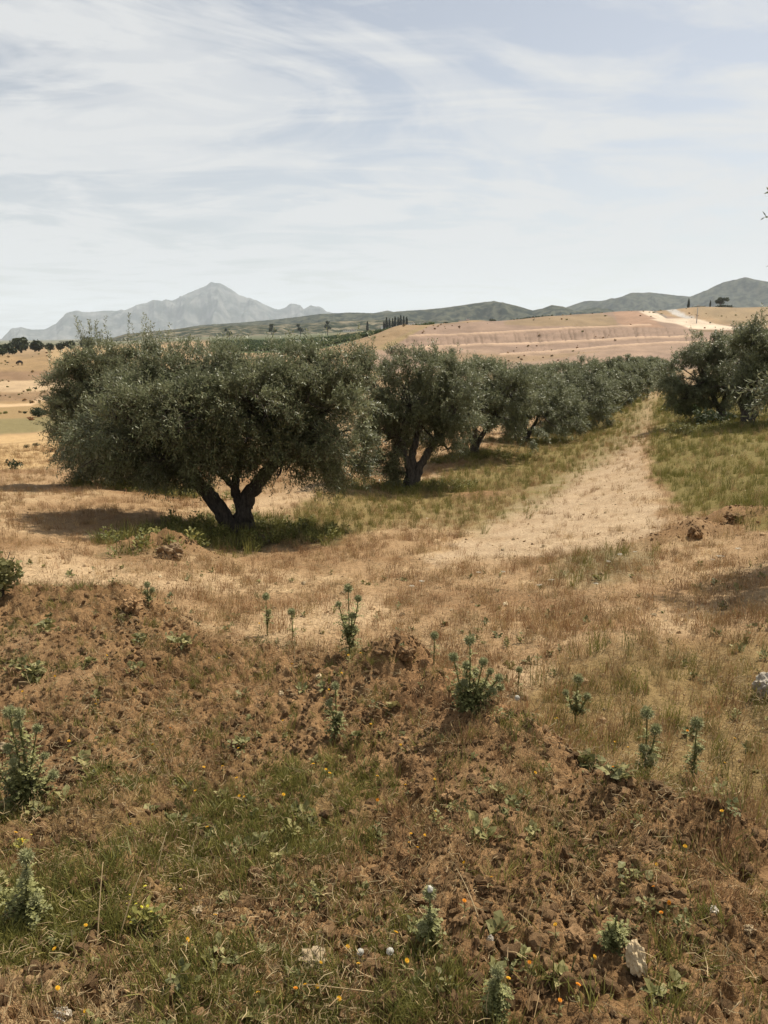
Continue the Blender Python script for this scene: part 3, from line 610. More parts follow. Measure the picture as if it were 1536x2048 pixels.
olive(p1, trunk_mesh('nearest_trunk', ST1, LB1, 4, 14), crown_mesh('nearest_crown', LB1, 15500, sprigs=[((722-472)*s1,.1,(1062-735)*s1,.36,14),((640-472)*s1,.1,(1062-725)*s1,.3,12),((470-472)*s1,0,(1062-722)*s1,.28,14),((380-472)*s1,.2,(1062-725)*s1,.3,12),((560-472)*s1,.2,(1062-722)*s1,.25,12)]),
      'large wide olive tree with a forked dark trunk, nearest the soil mound')
p2 = hit(306, 984); r2 = p2.xy.length
LB2 = px_lobes(306, 984, r2, [(227,824,90,82.8,0),(275,789,85,69,.2),(187,863,62,73.6,-.1),(240,883,95,64.4,.1),(177,789,52,50.6,.2),(222,754,70,41.4,0),(300,848,80,82.8,.3),(197,928,48,36.8,0),(152,779,50,47.84,.1),(260,739,70,41.4,0),(162,848,48,64.4,.2),(237,938,70,34.96,.1),(192,764,60,46,0),(300,908,80,55.2,.2)], 1.0)
LB2 = [(a, b, c + (.22 if abs(a) < .6 and c < 1.4 else 0), d, e, f) for a, b, c, d, e, f in LB2]
olive(p2, trunk_mesh('left_trunk', gen_stems(3, .12), LB2, 3, 10), crown_mesh('left_crown', LB2, 8200, .066, .0095, sprigs=[((205-306)*r2/F,.1,(984-720)*r2/F,.55,14),((150-306)*r2/F,.1,(984-745)*r2/F,.25,6),((300-306)*r2/F,.1,(984-705)*r2/F,.45,8)]),
      'olive tree half hidden behind the left side of the nearest olive')
p3 = hit(822, 978); r3 = p3.xy.length
LB3 = px_lobes(822, 978, r3, [(925,800,40,62,.2),(905,770,45,50,0),(725,840,36,60,.1),(745,770,46,52,.3),(900,860,42,44,.2),(800,790,66,62,0),(872,785,52,66,.1),(770,850,52,66,-.1),(862,850,62,52,.1),(742,800,40,58,0),(805,745,52,36,.2),(868,735,38,34,0),(792,905,36,42,-.1),(820,830,62,66,.5),(900,820,36,70,.1),(755,890,42,52,0),(785,925,30,32,.1),(840,740,66,44,.1)], 1.05)
s3 = r3 / F
def q3(x, y, d): return ((x - 822) * s3, d, (978 - y) * s3)
ST3 = [([q3(820,985,0), q3(820,970,0), q3(822,940,0), q3(825,905,.1), q3(835,870,.15)], [.22,.17,.12,.09,.06]), ([q3(825,970,0), q3(838,935,.03), q3(855,905,.05), q3(875,880,.1)], [.14,.10,.085,.06]), ([q3(821,945,0), q3(812,915,-.1), q3(795,870,-.1)], [.09,.07,.05])]
olive(p3, trunk_mesh('second_trunk', ST3, LB3, 3, 10), crown_mesh('second_crown', LB3, 7200, .066, .0095, sprigs=[((868-822)*s3,.1,(978-720)*s3,.3,8),((800-822)*s3,.1,(978-730)*s3,.25,8)]),
      'olive tree with leaning double stem, just right of the nearest olive')
# the row runs on beside the track
def gen_tree(seed, nsh, lsz, lw, w=1.6, h=3.05): lb = gen_lobes(seed, w, h, 10); return trunk_mesh('row_trunk', gen_stems(seed), lb, 2, 8), crown_mesh('row_crown', lb, nsh, lsz, lw)
GA = [gen_tree(41, 7500, .075, .0115, 2.4, 3.15), gen_tree(42, 7500, .075, .0115, 2.3, 3.15)]; GB = [gen_tree(43, 2400, .12, .021, 2.5, 3.3), gen_tree(44, 2400, .12, .021, 2.4, 3.3), gen_tree(45, 2400, .12, .021, 2.5, 3.2)]
ORD = ['third','fourth','fifth','sixth','seventh','eighth','ninth','tenth','eleventh','twelfth','thirteenth','fourteenth']
for k in range(11):
    Y = 24.3 + 5.6 * k; X = -7.6 + .442 * Y + RNG.normal(0, .12) + (0.0 if k else -.15)
    tm, cm = GA[k % 2] if k < 3 else GB[k % 3]
    p = Vector((X, Y, float(gz(X, Y)) - .03)); lab = f'{ORD[k]} olive tree counting along the row left of the track' if k < 10 else 'farthest olive tree at the end of the row left of the track'
    olive(p, tm, cm, lab, RNG.uniform(0, 6.28), RNG.uniform(.93, 1.06))
# two trees on the right, and one just outside the frame whose twigs and shadow reach in
p4 = hit(1440, 840); r4 = p4.xy.length
LB4 = px_lobes(1440, 840, r4, [(1400,759,49.5,52.2,0),(1440,731,55.8,43.2,.2),(1378,789,37.8,34.2,0),(1470,769,49.5,46.8,.2),(1420,794,40.5,28.8,-.3),(1360,759,41.4,37.8,.1),(1410,716,45,30.6,0),(1352,789,30.6,39.6,0),(1388,798,34.2,23.4,-.1),(1440,754,63,54,.4),(1465,726,45,36,.2)], 1.1)
GR = (trunk_mesh('right_trunk', gen_stems(61, .15), LB4, 3, 9), crown_mesh('right_crown', LB4, 5200, .085, .013))
olive(p4, GR[0], GR[1], 'leaning olive tree right of the track, left one of the pair')
p5 = hit(1494, 853); r5 = p5.xy.length
LB5 = px_lobes(1494, 853, r5, [(1500,731,51.04,59.84,0),(1560,741,66,66,.1),(1515,765,50,36,0),(1590,778,56,44,0),(1480,774,35.2,44,-.3),(1530,696,52.8,31.68,0),(1580,686,52.8,44,.2)], 1.1)
ST5 = [([(0,0,-.1),(0,0,.1),(-.08,0,.45),(-.28,.05,.85),(-.5,.1,1.3)], [.26,.2,.15,.12,.08]), ([(.05,0,-.05),(.08,0,.2),(.22,0,.6),(.4,.05,.95),(.8,.1,1.5)], [.2,.16,.13,.11,.08]), ([(.02,0,.2),(.02,.1,.7),(.1,.2,1.3)], [.12,.09,.06])]
olive(p5, trunk_mesh('frame_trunk', ST5, LB5, 3, 9), crown_mesh('frame_crown', LB5, 5200, .085, .013), 'olive tree with a spreading forked trunk, at the right frame edge')
x6, y6 = 5.08, 6.75
LB6 = [(-1.35,-.35,1.75,.55,.7,.45),(-1.0,-.6,2.0,.6,.6,.45),(-.4,.1,2.55,1.0,1.1,.75),(.3,.4,2.8,1.2,1.2,.9),(-.75,.0,3.15,.85,.9,.65),(-.5,-.1,3.75,.75,.8,.6),(.4,-.3,3.6,1.1,1.0,.8),(-.7,-.35,2.2,.7,.7,.5),(.6,.1,2.0,1.0,1.0,.6)]
e6 = olive(Vector((x6, y6, float(gz(x6, y6)))), trunk_mesh('beside_trunk', gen_stems(71, .17), LB6, 3, 8), crown_mesh('beside_crown', LB6, 3600, .062, .0085, sprigs=[]), 'olive tree beyond the right edge, only leafy twig tips showing against the sky')

# ------------------------------------------------------------------ scattered ground cover (geometry nodes)
HID = bpy.data.collections
def protos(name, meshes):
    col = HID.new(name)
    for k, m in enumerate(meshes): col.objects.link(bpy.data.objects.new(f'{name}_{k:02d}', m))
    return col
def scatter(name, P, rot, scl, pick, col, label, cat):
    me = bpy.data.meshes.new(name); me.vertices.add(len(P)); me.vertices.foreach_set('co', np.ascontiguousarray(P, np.float32).ravel())
    a = me.attributes.new('rot', 'FLOAT_VECTOR', 'POINT'); a.data.foreach_set('vector', np.ascontiguousarray(rot, np.float32).ravel())
    a = me.attributes.new('scl', 'FLOAT', 'POINT'); a.data.foreach_set('value', np.ascontiguousarray(scl, np.float32))
    a = me.attributes.new('pick', 'INT', 'POINT'); a.data.foreach_set('value', np.ascontiguousarray(pick, np.int32))
    o = link(name, me); tag(o, label, cat, None, 'stuff')
    g = bpy.data.node_groups.new(name, 'GeometryNodeTree'); g.interface.new_socket('Geometry', in_out='INPUT', socket_type='NodeSocketGeometry'); g.interface.new_socket('Geometry', in_out='OUTPUT', socket_type='NodeSocketGeometry')
    gi = g.nodes.new('NodeGroupInput'); go = g.nodes.new('NodeGroupOutput'); ip = g.nodes.new('GeometryNodeInstanceOnPoints'); ci = g.nodes.new('GeometryNodeCollectionInfo')
    ci.inputs['Collection'].default_value = col; ci.inputs['Separate Children'].default_value = True; ci.inputs['Reset Children'].default_value = True; ip.inputs['Pick Instance'].default_value = True
    def na(nm, typ): q = g.nodes.new('GeometryNodeInputNamedAttribute'); q.data_type = typ; q.inputs['Name'].default_value = nm; return q.outputs['Attribute']
    g.links.new(gi.outputs[0], ip.inputs['Points']); g.links.new(ci.outputs[0], ip.inputs['Instance'])
    g.links.new(na('pick', 'INT'), ip.inputs['Instance Index']); g.links.new(na('rot', 'FLOAT_VECTOR'), ip.inputs['Rotation']); g.links.new(na('scl', 'FLOAT'), ip.inputs['Scale'])
    g.links.new(ip.outputs[0], go.inputs[0]); md = o.modifiers.new('scatter', 'NODES'); md.node_group = g; return o
def tuft(seed, n, R0, L0, L1, w, lean, mats_i=0, m=None, curl=.5, head=0.0):
    rg = np.random.default_rng(seed); mb = MB()
    a = rg.uniform(0, 6.28, n); rr = R0 * np.sqrt(rg.uniform(0, 1, n)); b = np.stack([rr * np.cos(a), rr * np.sin(a), np.full(n, -.006)], 1)
    d = rg.uniform(0, 6.28, n); le = rg.uniform(.05, 1, n) ** 1.3 * lean; ln = rg.uniform(L0, L1, n); ww = w * rg.uniform(.7, 1.4, n)
    out = np.stack([np.cos(d), np.sin(d), 0 * d], 1); sd_ = np.stack([-np.sin(d), np.cos(d), 0 * d], 1)
    fa = rg.uniform(0, 6.28, n); sd_ = sd_ * np.cos(fa)[:, None] + out * np.sin(fa)[:, None]
    V = []
    for t, wf in ((0, 1), (.4, .9), (.75, .6)):
        hgt = ln * t * np.cos(le * (.6 + curl * t)); o_ = ln * t * np.sin(le * (.6 + curl * t)); c = b + out * o_[:, None]; c[:, 2] += hgt
        V += [c - sd_ * (ww * wf)[:, None], c + sd_ * (ww * wf)[:, None]]
    hgt = ln * np.cos(le * (.6 + curl)); o_ = ln * np.sin(le * (.6 + curl)); c = b + out * o_[:, None]; c[:, 2] += hgt; V.append(c)
    V = np.stack(V, 1).reshape(-1, 3); i0 = np.arange(n)[:, None] * 7; tn = np.repeat(rg.uniform(0, 1, n), 7)
    mb.V.append(V); mb.T.append(tn); mb.n = len(V); mb.F.append((np.concatenate([i0 + [0, 1, 3, 2], i0 + [2, 3, 5, 4]]), 0)); mb.F.append((i0 + [4, 5, 6], 0))
    if head:
        k = rg.uniform(0, 1, n) < head; hb = c[k]; nk = len(hb)
        if nk:
            u = out[k] * np.sin(le[k])[:, None]; u[:, 2] = np.cos(le[k]); s_ = sd_[k] * w * 2.4; hl = rg.uniform(.012, .03, nk)[:, None]
            mb.add(np.stack([hb - u * .004, hb + u * hl * .4 + s_, hb + u * hl, hb + u * hl * .4 - s_], 1).reshape(-1, 3), np.arange(nk)[:, None] * 4 + [0, 1, 2, 3], 0, .8)
    return mb.mesh('tuft', m)
def litter(seed, n, R0, m):
    rg = np.random.default_rng(seed); mb = MB()
    for k in range(n):
        a = rg.uniform(0, 6.28); L0 = rg.uniform(.012, .05); c = np.array([*(rg.normal(0, R0, 2)), rg.uniform(.002, .016)]); d = np.array([math.cos(a), math.sin(a), rg.normal(0, .22)]) * L0 / 2
        bend = rg.normal(0, .007, 3); tube(mb, [c - d, c + bend, c + d], [.0008, .0010, .0005], 3, 0, rg.uniform(0, 1), 0, False)
    return mb.mesh('litter', m)
def leafy(seed, n, L0, L1, wr, up, m, stem=.03):
    """low weed: ovate leaves round short stems"""
    rg = np.random.default_rng(seed); mb = MB()
    for k in range(n):
        a = rg.uniform(0, 6.28); e = rg.uniform(.05, 1.2) * up; l = rg.uniform(L0, L1); w = l * wr * rg.uniform(.7, 1.3); h = rg.uniform(0, stem); r0 = rg.uniform(0, .5) * stem
        d = np.array([math.cos(a) * math.cos(e), math.sin(a) * math.cos(e), math.sin(e)]); s_ = np.array([-math.sin(a), math.cos(a), rg.normal(0, .3)]); b = np.array([r0 * math.cos(a), r0 * math.sin(a), h])
        mid = b + d * l * .5 + np.array([0, 0, l * .08]); tip = b + d * l - np.array([0, 0, l * .12]); q = b + d * l * .25
        mb.add([b, q + s_ * w * .7, mid + s_ * w, tip, mid - s_ * w, q - s_ * w * .7, mid - np.array([0, 0, w * .3])], [[0, 1, 6], [1, 2, 6], [2, 3, 6], [3, 4, 6], [4, 5, 6], [5, 0, 6]], 0, rg.uniform(0, 1))
    return mb.mesh('weed', m)
def clod(seed, sub=2, rough=.40, flat=.75):
    rg = np.random.default_rng(seed); V, Fx = ico(sub); V = V.copy(); o = rg.uniform(-9, 9, 6)
    nse = gn(V[:, 0] * 1.6 + o[0], V[:, 1] * 1.6 + V[:, 2] * 1.3 + o[1], seed) * 1.2 + .6 * gn(V[:, 0] * 3.7 + V[:, 2] * 3 + o[2], V[:, 1] * 3.7 + o[3], seed + 1) + .34 * gn(V[:, 2] * 8 + o[4], V[:, 1] * 8 + V[:, 0] * 8, seed + 2) + .16 * gn(V[:, 2] * 17 + V[:, 0] * 9, V[:, 1] * 17 + V[:, 2] * 7, seed + 3)
    V *= (1 + rough * nse)[:, None]; V *= rg.uniform(.75, 1.2, 3) * [1, 1, flat]; return V, Fx
def clod_mesh(seed, m, sub=2, **k): V, Fx = clod(seed, sub, **k); return mk_mesh('clod', V, [(Fx, 0)], m, False)

def wedge(n, r0, r1, pw=1.0, half=36):
    u = RNG.uniform(0, 1, n); r = (r0 ** pw + u * (r1 ** pw - r0 ** pw)) ** (1 / pw); t = R_(half) * RNG.uniform(-1, 1, n); return r * np.sin(t), r * np.cos(t)
def finish(x, y, keep, tilt=.12):
    x = x[keep]; y = y[keep]; n = len(x); return np.stack([x, y, gz(x, y)], 1), np.stack([RNG.normal(0, tilt, n), RNG.normal(0, tilt, n), RNG.uniform(0, 6.28, n)], 1), n
def K(G, x, y): return look(G, x, y)
PR_DRY = protos('dry_tuft', [tuft(100 + k, 22, .05, .03, .10, .0011, .75, m=M_DRY, head=.35) for k in range(3)] + [tuft(110 + k, 20, .05, .04, .12, .0010, .6, m=M_REDDRY, head=.5) for k in range(4)])
PR_YG = protos('meadow_tuft', [tuft(120 + k, 30, .06, .06, .19, .0016, .65, m=M_YGREEN, head=.3) for k in range(4)] + [tuft(126 + k, 24, .06, .06, .17, .0014, .6, m=M_DRY, head=.6) for k in range(2)])
PR_GR = protos('green_tuft', [tuft(130 + k, 26, .045, .03, .10, .0016, .95, m=M_GREEN) for k in range(3)] + [tuft(135 + k, 26, .045, .03, .10, .0013, .95, m=M_YGREEN) for k in range(3)])
PR_DARK = protos('shade_tuft', [tuft(140 + k, 30, .08, .08, .24, .003, .75, m=M_GREEN) for k in range(3)] + [leafy(145 + k, 40, .03, .07, .28, 1.0, M_GREEN, .16) for k in range(2)])
PR_LIT = protos('straw_scatter', [litter(150 + k, 26, .07, M_STRAW) for k in range(4)])
PR_WEED = protos('low_weed', [leafy(160 + k, 16, .018, .045, .30, .8, M_WEED, .02) for k in range(4)] + [leafy(166 + k, 26, .010, .022, .38, 1.1, M_WEED, .05) for k in range(3)])
PR_CLOD = protos('clod_piece', [clod_mesh(170 + k, M_CLOD, 2) for k in range(6)] + [clod_mesh(177, M_CLOD, 2)])
PR_PEB = protos('pebble_piece', [clod_mesh(180 + k, M_PALE_CLOD, 1) for k in range(4)] + [clod_mesh(186 + k, M_STONE, 1) for k in range(1)])
bare_any = np.clip(m_bare * .85 + m_path * np.clip(.45 + .4 * sstep(860, 980, PY) + .9 * fbm(GX * .9, GY * .9, 3, 301), 0, .92), 0, 1)
# dry grass over the field
x, y = wedge(52000, 2.4, 34, .9); n1 = fbm(x * .9, y * .9, 3, 201); n2 = fbm(x * 3, y * 3, 2, 203)
den = np.clip(.42 + 1.2 * n1 + .9 * n2, .03, 1) * (1 - K(cl, x, y)) * (1 - .93 * K(bare_any, x, y)) * (1 - .9 * K(m_meadow, x, y)) * (1 - .8 * K(m_under, x, y)) * (1 - .55 * K(m_strip, x, y)) * (1 - .5 * K(m_rgrass, x, y))
P, ro, n = finish(x, y, RNG.uniform(0, 1, len(x)) < den); rr = np.hypot(P[:, 0], P[:, 1])
scatter('dry_grass', P, ro, RNG.uniform(.55, 1.25, n) * (1 + np.clip(rr - 12, 0, 30) * .03), np.where(RNG.uniform(0, 1, n) < .45, RNG.integers(0, 3, n), RNG.integers(3, 7, n)), PR_DRY, 'short dry brown grass covering the bare field', 'grass')
# dry tufts on the mound
x, y = wedge(9000, 1.25, 6.2, 1.2); n1 = fbm(x * 1.6, y * 1.6, 3, 205)
den = np.clip(.30 + 1.0 * n1, 0.02, .9) * K(berm, x, y)
P, ro, n = finish(x, y, RNG.uniform(0, 1, len(x)) < den, .3)
scatter('mound_grass', P, ro, RNG.uniform(.4, .9, n), RNG.integers(0, 7, n), PR_DRY, 'thin dry grass sprouting between clods of the mound', 'grass')
# meadow, strip beside the row, right foreground
x, y = wedge(60000, 2.4, 75, .75); n1 = fbm(x * .7, y * .7, 3, 207)
den = np.clip(.6 + .8 * n1, .1, 1) * np.clip(K(m_meadow, x, y) + .75 * K(m_strip, x, y) + .75 * K(m_rgrass, x, y) + .3 * K(m_grey, x, y) + .45 * K(m_side, x, y), 0, 1)
P, ro, n = finish(x, y, RNG.uniform(0, 1, len(x)) < den); rr = np.hypot(P[:, 0], P[:, 1]); rg_ = K(m_rgrass, P[:, 0], P[:, 1])
scatter('meadow_grass', P, ro, RNG.uniform(.55, 1.15, n) * (1 + np.clip(rr - 14, 0, 60) * .025) * (1 - .35 * rg_), np.where(RNG.uniform(0, 1, n) < .72 - .3 * rg_, RNG.integers(0, 4, n), RNG.integers(4, 6, n)), PR_YG, 'yellow green grass of the meadow and along the olive row', 'grass')
# green low grass on the mound
x, y = wedge(30000, 1.25, 6.2, 1.0); n1 = fbm(x * 1.9, y * 1.9, 3, 209)
den = np.clip(.5 + 1.2 * n1, 0, 1) * np.clip(K(m_lgreen, x, y) * 1.0 + K(m_bgreen, x, y) * .8 + .13 * K(berm, x, y) + .3 * K(m_grey, x, y), 0, 1)
P, ro, n = finish(x, y, RNG.uniform(0, 1, len(x)) < den, .35)
scatter('green_grass', P, ro, RNG.uniform(.45, 1.0, n), np.where(RNG.uniform(0, 1, n) < .35, RNG.integers(0, 3, n), RNG.integers(3, 6, n)), PR_GR, 'olive green grass creeping over the lower left of the mound', 'grass')
# shaded weeds beneath the trees
xs, ys = [], []
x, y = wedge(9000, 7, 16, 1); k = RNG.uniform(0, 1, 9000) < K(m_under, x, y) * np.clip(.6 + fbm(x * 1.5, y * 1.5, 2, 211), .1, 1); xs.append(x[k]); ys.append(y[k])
for o in [q for q in C.objects if q.name.startswith('olive_tree')]:
    a = RNG.uniform(0, 6.28, 260); rr = RNG.uniform(.1, 1.5, 260) ** .8 * 1.3
    if o.location.y > 14 and o.location.y < 60: xs.append(o.location.x + rr * np.cos(a)); ys.append(o.location.y + rr * np.sin(a) * .7)
x = np.concatenate(xs); y = np.concatenate(ys); P, ro, n = finish(x, y, np.ones(len(x), bool))
scatter('shade_weeds', P, ro, RNG.uniform(.5, 1.15, n), RNG.integers(0, 5, n), PR_DARK, 'dark green weeds growing in the shade under the olives', 'weeds')
# straw and dead stems
x, y = wedge(9000, 1.25, 9, 1.1); den = np.clip(.5 + fbm(x * 1.3, y * 1.3, 3, 213), .05, 1) * (1 - .6 * K(bare_any, x, y)); P, ro, n = finish(x, y, RNG.uniform(0, 1, len(x)) < den * .75 * (1 - .55 * K(berm, x, y) * (np.arctan2(x, y) > 0)), .3)
scatter('straw', P, ro, RNG.uniform(.5, 1.2, n), RNG.integers(0, 4, n), PR_LIT, 'dead straw and broken stems lying on the soil', 'straw')
x, y = wedge(5200, 1.3, 8, 1.0); den = np.clip(.25 + 1.2 * fbm(x * 1.4, y * 1.4, 2, 215), .02, 1) * (.25 + .6 * K(m_lgreen, x, y) + .4 * K(m_bgreen, x, y)); P, ro, n = finish(x, y, RNG.uniform(0, 1, len(x)) < den, .3)
scatter('weeds', P, ro, RNG.uniform(.5, 1.25, n), RNG.integers(0, 7, n), PR_WEED, 'small grey green weeds dotted over the soil', 'weeds')
# clods and pebbles
x, y = wedge(60000, 1.25, 10.8, .8); den = K(cl, x, y) * np.clip(.62 + .9 * fbm(x * 1.8, y * 1.8, 3, 217), .08, 1) * (1 - .5 * K(m_lgreen, x, y)); P, ro, n = finish(x, y, RNG.uniform(0, 1, len(x)) < den, 3)
sz = .0044 * (1 - RNG.uniform(0, 1, n)) ** -.52; sz = np.minimum(sz, .020); P[:, 2] += sz * .25
scatter('soil_clod_cover', P, ro, sz, RNG.integers(0, 7, n), PR_CLOD, 'crumbled brown clods covering the dug soil mound', 'soil')
x, y = wedge(9000, 2.6, 20, .9); den = (1 - K(cl, x, y)) * (.25 + .5 * K(bare_any, x, y)); P, ro, n = finish(x, y, RNG.uniform(0, 1, len(x)) < den, 3)
sz = np.minimum(.005 * (1 - RNG.uniform(0, 1, n)) ** -.5, .035)
scatter('gravel', P, ro, sz, RNG.integers(0, 5, n), PR_PEB, 'pale crumbs of dry earth and gravel over the field', 'gravel')
# low scrub and dry tussocks dotted over the farther fields and the dug hillside
def far_pts(n, r0, r1, half0, half1): r = r0 * (r1 / r0) ** RNG.uniform(0, 1, n); t = R_(1) * RNG.uniform(half0, half1, n); return r * np.sin(t), r * np.cos(t)
x, y = far_pts(5200, 24, 330, -30, -8); k1 = RNG.uniform(0, 1, len(x)) < np.clip(-.05 + 1.1 * fbm(x * .05, y * .05, 3, 501), .01, .35)
x2, y2 = far_pts(5200, 200, 520, -3, 30); k2 = RNG.uniform(0, 1, len(x2)) < np.clip(-.02 + 1.1 * fbm(x2 * .03, y2 * .03, 3, 503), .01, .45)
x = np.concatenate([x[k1], x2[k2]]); y = np.concatenate([y[k1], y2[k2]])
FARX, FARY = x, y
# green orchard beyond the excavated slope
def blob_mesh(seed, n, m, rx=1, rz=1, fs=.16, base=.0):
    rg = np.random.default_rng(seed); u = rg.standard_normal((n, 3)); u /= np.linalg.norm(u, axis=1)[:, None]; r = rg.uniform(.35, 1, n) ** .5; k = rg.integers(0, 9, n); cc = rg.uniform(-.5, .5, (9, 3)) * [1, 1, .8]
    c = (u * r[:, None] * .55 + cc[k]) * [rx, rx, rz]; c[:, 2] += rz * .95 + base
    a = rg.standard_normal((n, 3)); b = rg.standard_normal((n, 3)); a /= np.linalg.norm(a, axis=1)[:, None]; b /= np.linalg.norm(b, axis=1)[:, None]; f = fs * rg.uniform(.5, 1.3, (n, 1))
    V = np.stack([c - a * f, c + b * f, c + a * f, c - b * f], 1).reshape(-1, 3); return V, np.arange(n)[:, None] * 4 + [0, 1, 2, 3], np.repeat(np.clip(rg.uniform(0, 1, 9)[k] * .6 + rg.uniform(0, .4, n), 0, 1), 4)
def blob(seed, n, m, **kw): mb = MB(); v, f, t = blob_mesh(seed, n, m, **kw); mb.add(v, f, 0, t); return mb.mesh('bush', m)
PR_TUS = protos('tussock', [(lambda mb_, b_: (mb_.add(b_[0], b_[1], 0, b_[2]), mb_.mesh('tussock', m_))[1])(MB(), blob_mesh(230 + k, 90, None, rx=.5, rz=.32, fs=.16)) for k, m_ in enumerate((M_REDDRY, M_DRY, M_YGREEN, M_FAR_LEAF))])
P, ro, n = finish(FARX, FARY, np.ones(len(FARX), bool), .05); rr = np.hypot(P[:, 0], P[:, 1])
scatter('scrub', P, ro, RNG.uniform(.35, 1.0, n) ** 2 * np.clip(.30 + rr / 330, .3, 1.1), np.where(RNG.uniform(0, 1, n) < .9, RNG.integers(0, 3, n), 3), PR_TUS, 'dry tussocks and low scrub dotted over the far fields', 'scrub')
PR_BUSH = protos('orchard_bush', [blob(220 + k, 160, M_ORCH, rx=1.5, rz=1.1, fs=.35) for k in range(3)])
pts = []
for px in np.arange(430, 880, 6.5):
    for r in np.arange(400, 720, 13):
        pts.append((px + RNG.normal(0, 1.2), r + RNG.normal(0, 2)))
pts = np.array(pts); b, _ = bear_t(pts[:, 0], 680); x = pts[:, 1] * np.sin(b); y = pts[:, 1] * np.cos(b); g = look(GZ, x, y); pxx, pyy = project(x, y, g)
keep = poly_mask(pxx, pyy, [(420,664),(640,664),(760,660),(800,652),(870,645),(870,655),(820,662),(745,697),(640,706),(420,706)], 1) > .5
P, ro, n = finish(x, y, keep, .05); scatter('orchard', P, ro, RNG.uniform(.7, 1.3, n), RNG.integers(0, 3, n), PR_BUSH, 'green orchard rows on the plain beyond the red slope', 'orchard')

# ------------------------------------------------------------------ distant trees, one by one
def tree_meshes(kind, seed):
    mb = MB(); tb = MB()
    if kind == 'round':
        v, f, t = blob_mesh(seed, 900, None, rx=2.5, rz=2.1, fs=.36, base=.15); mb.add(v, f, 0, t); tube(tb, [(0,0,-.3),(0.05,0,1),(0,.1,2.4)], [.28,.2,.1], 6)
    elif kind == 'cypress':
        n = 700; rg = np.random.default_rng(seed); h = rg.uniform(.03, 1, n); rr = .95 * np.sin(np.clip(h, 0, 1) * 2.6 + .45) * rg.uniform(.6, 1.05, n); a = rg.uniform(0, 6.28, n); c = np.stack([rr * np.cos(a), rr * np.sin(a), h * 9.0], 1)
        u = rg.standard_normal((n, 3)) * [.2, .2, .5]; w = rg.standard_normal((n, 3)) * .22; V = np.stack([c - u, c + w, c + u, c - w], 1).reshape(-1, 3); mb.add(V, np.arange(n)[:, None] * 4 + [0, 1, 2, 3], 0, np.repeat(rg.uniform(0, 1, n), 4)); tube(tb, [(0,0,-.3),(0,0,1),(0,0,6)], [.2,.16,.06], 6)
    elif kind == 'tall':
        for k in range(5):
            rg = np.random.default_rng(seed + k); v, f, t = blob_mesh(seed + k, 260, None, rx=2.0, rz=1.9, fs=.42); v = v + [rg.normal(0, 1.5), rg.normal(0, 1.5), rg.uniform(4.5, 9)]; mb.add(v, f, 0, t)
            tube(tb, bez((0,0,2.5), (rg.normal(0,.4), 0, 5), v.mean(0), 6), np.linspace(.25, .06, 6), 5)
        tube(tb, [(0,0,-.5),(.1,0,1.5),(0,.1,4)], [.4,.32,.25], 6)
    elif kind == 'umbrella':
        for k in range(6):
            rg = np.random.default_rng(seed + k); v, f, t = blob_mesh(seed + k, 260, None, rx=1.9, rz=1.5, fs=.36); v = v + [rg.normal(0, 1.3), rg.normal(0, 1.2), rg.uniform(1.8, 3.9)]; mb.add(v, f, 0, t)
            tube(tb, bez((0,0,2), (rg.normal(0,.4), 0, 3.5), v.mean(0), 6), np.linspace(.22, .06, 6), 5)
        tube(tb, [(0,0,-.5),(.1,0,1.2),(0,.1,3)], [.42,.35,.26], 6)
    return tb.mesh('far_trunk', M_BARK, True), mb.mesh('far_crown', M_CYP if kind == 'cypress' else M_FAR_LEAF)
TK = {(k, s): tree_meshes(k, 300 + 10 * s + i * 50) for i, k in enumerate(('round', 'cypress', 'tall', 'umbrella')) for s in range(2)}
NAMES = {'round': 'broadleaf_tree', 'cypress': 'cypress_tree', 'tall': 'eucalyptus_tree', 'umbrella': 'umbrella_pine'}
def far_tree(kind, px, r, hpx, label, group, var=0, base_h=None):
    H = {'round': 5.0, 'cypress': 9.0, 'tall': 13.0, 'umbrella': 7.0}[kind]; p = at_r(px, r); s = hpx * r / F / H
    e = link(NAMES[kind], None, None, p, (0, 0, RNG.uniform(0, 6.28)), s); tag(e, label, 'tree', group); tm, cm = TK[(kind, var)]; link('trunk', tm, e); c = link('crown', cm, e); c['kind'] = 'stuff'; return e
LT = 'dark trees at the foot of the left field'
for k, (px, r, h, lab) in enumerate([(-8, 430, 27, 'dark round tree at the left frame edge below the mountain foot'), (18, 420, 25, 'dark tree second from the left edge, beyond the tan field'), (42, 440, 34, 'tallest dark round tree of the clump left of the nearest olive'), (70, 440, 27, 'dark tree at the right end of the left clump, beyond the field'),
        (4, 330, 17, 'small rounded shrub-like tree at the left edge above the brown field'), (24, 345, 15, 'small dark tree below the tall clump, above the grazing animal'), (100, 430, 18, 'low dark tree on the tan field crest, left of three'), (120, 430, 19, 'low dark tree on the tan field crest, middle of three'), (142, 430, 21, 'low dark tree on the tan field crest, right of three'), (172, 440, 30, 'dark tree just left of the nearest olive crown top')]):
    far_tree('round', px, r, h, lab, LT, k % 2)
for k, (px, hh) in enumerate([(768, 14), (773, 19), (779, 17), (785, 16), (790, 19), (796, 17), (801, 20), (807, 18), (813, 17)]):
    far_tree('cypress', px, 780, hh + 3, f"{['leftmost','second','third','fourth','fifth','sixth','seventh','eighth','rightmost'][k]} dark cypress of the row left of the red slope" + ('' if k in (0, 8) else ', from the left'), 'cypress row on the plain', k % 2)
far_tree('cypress', 735, 780, 20, 'lone cypress left of the cypress row, beyond the orchard', None)
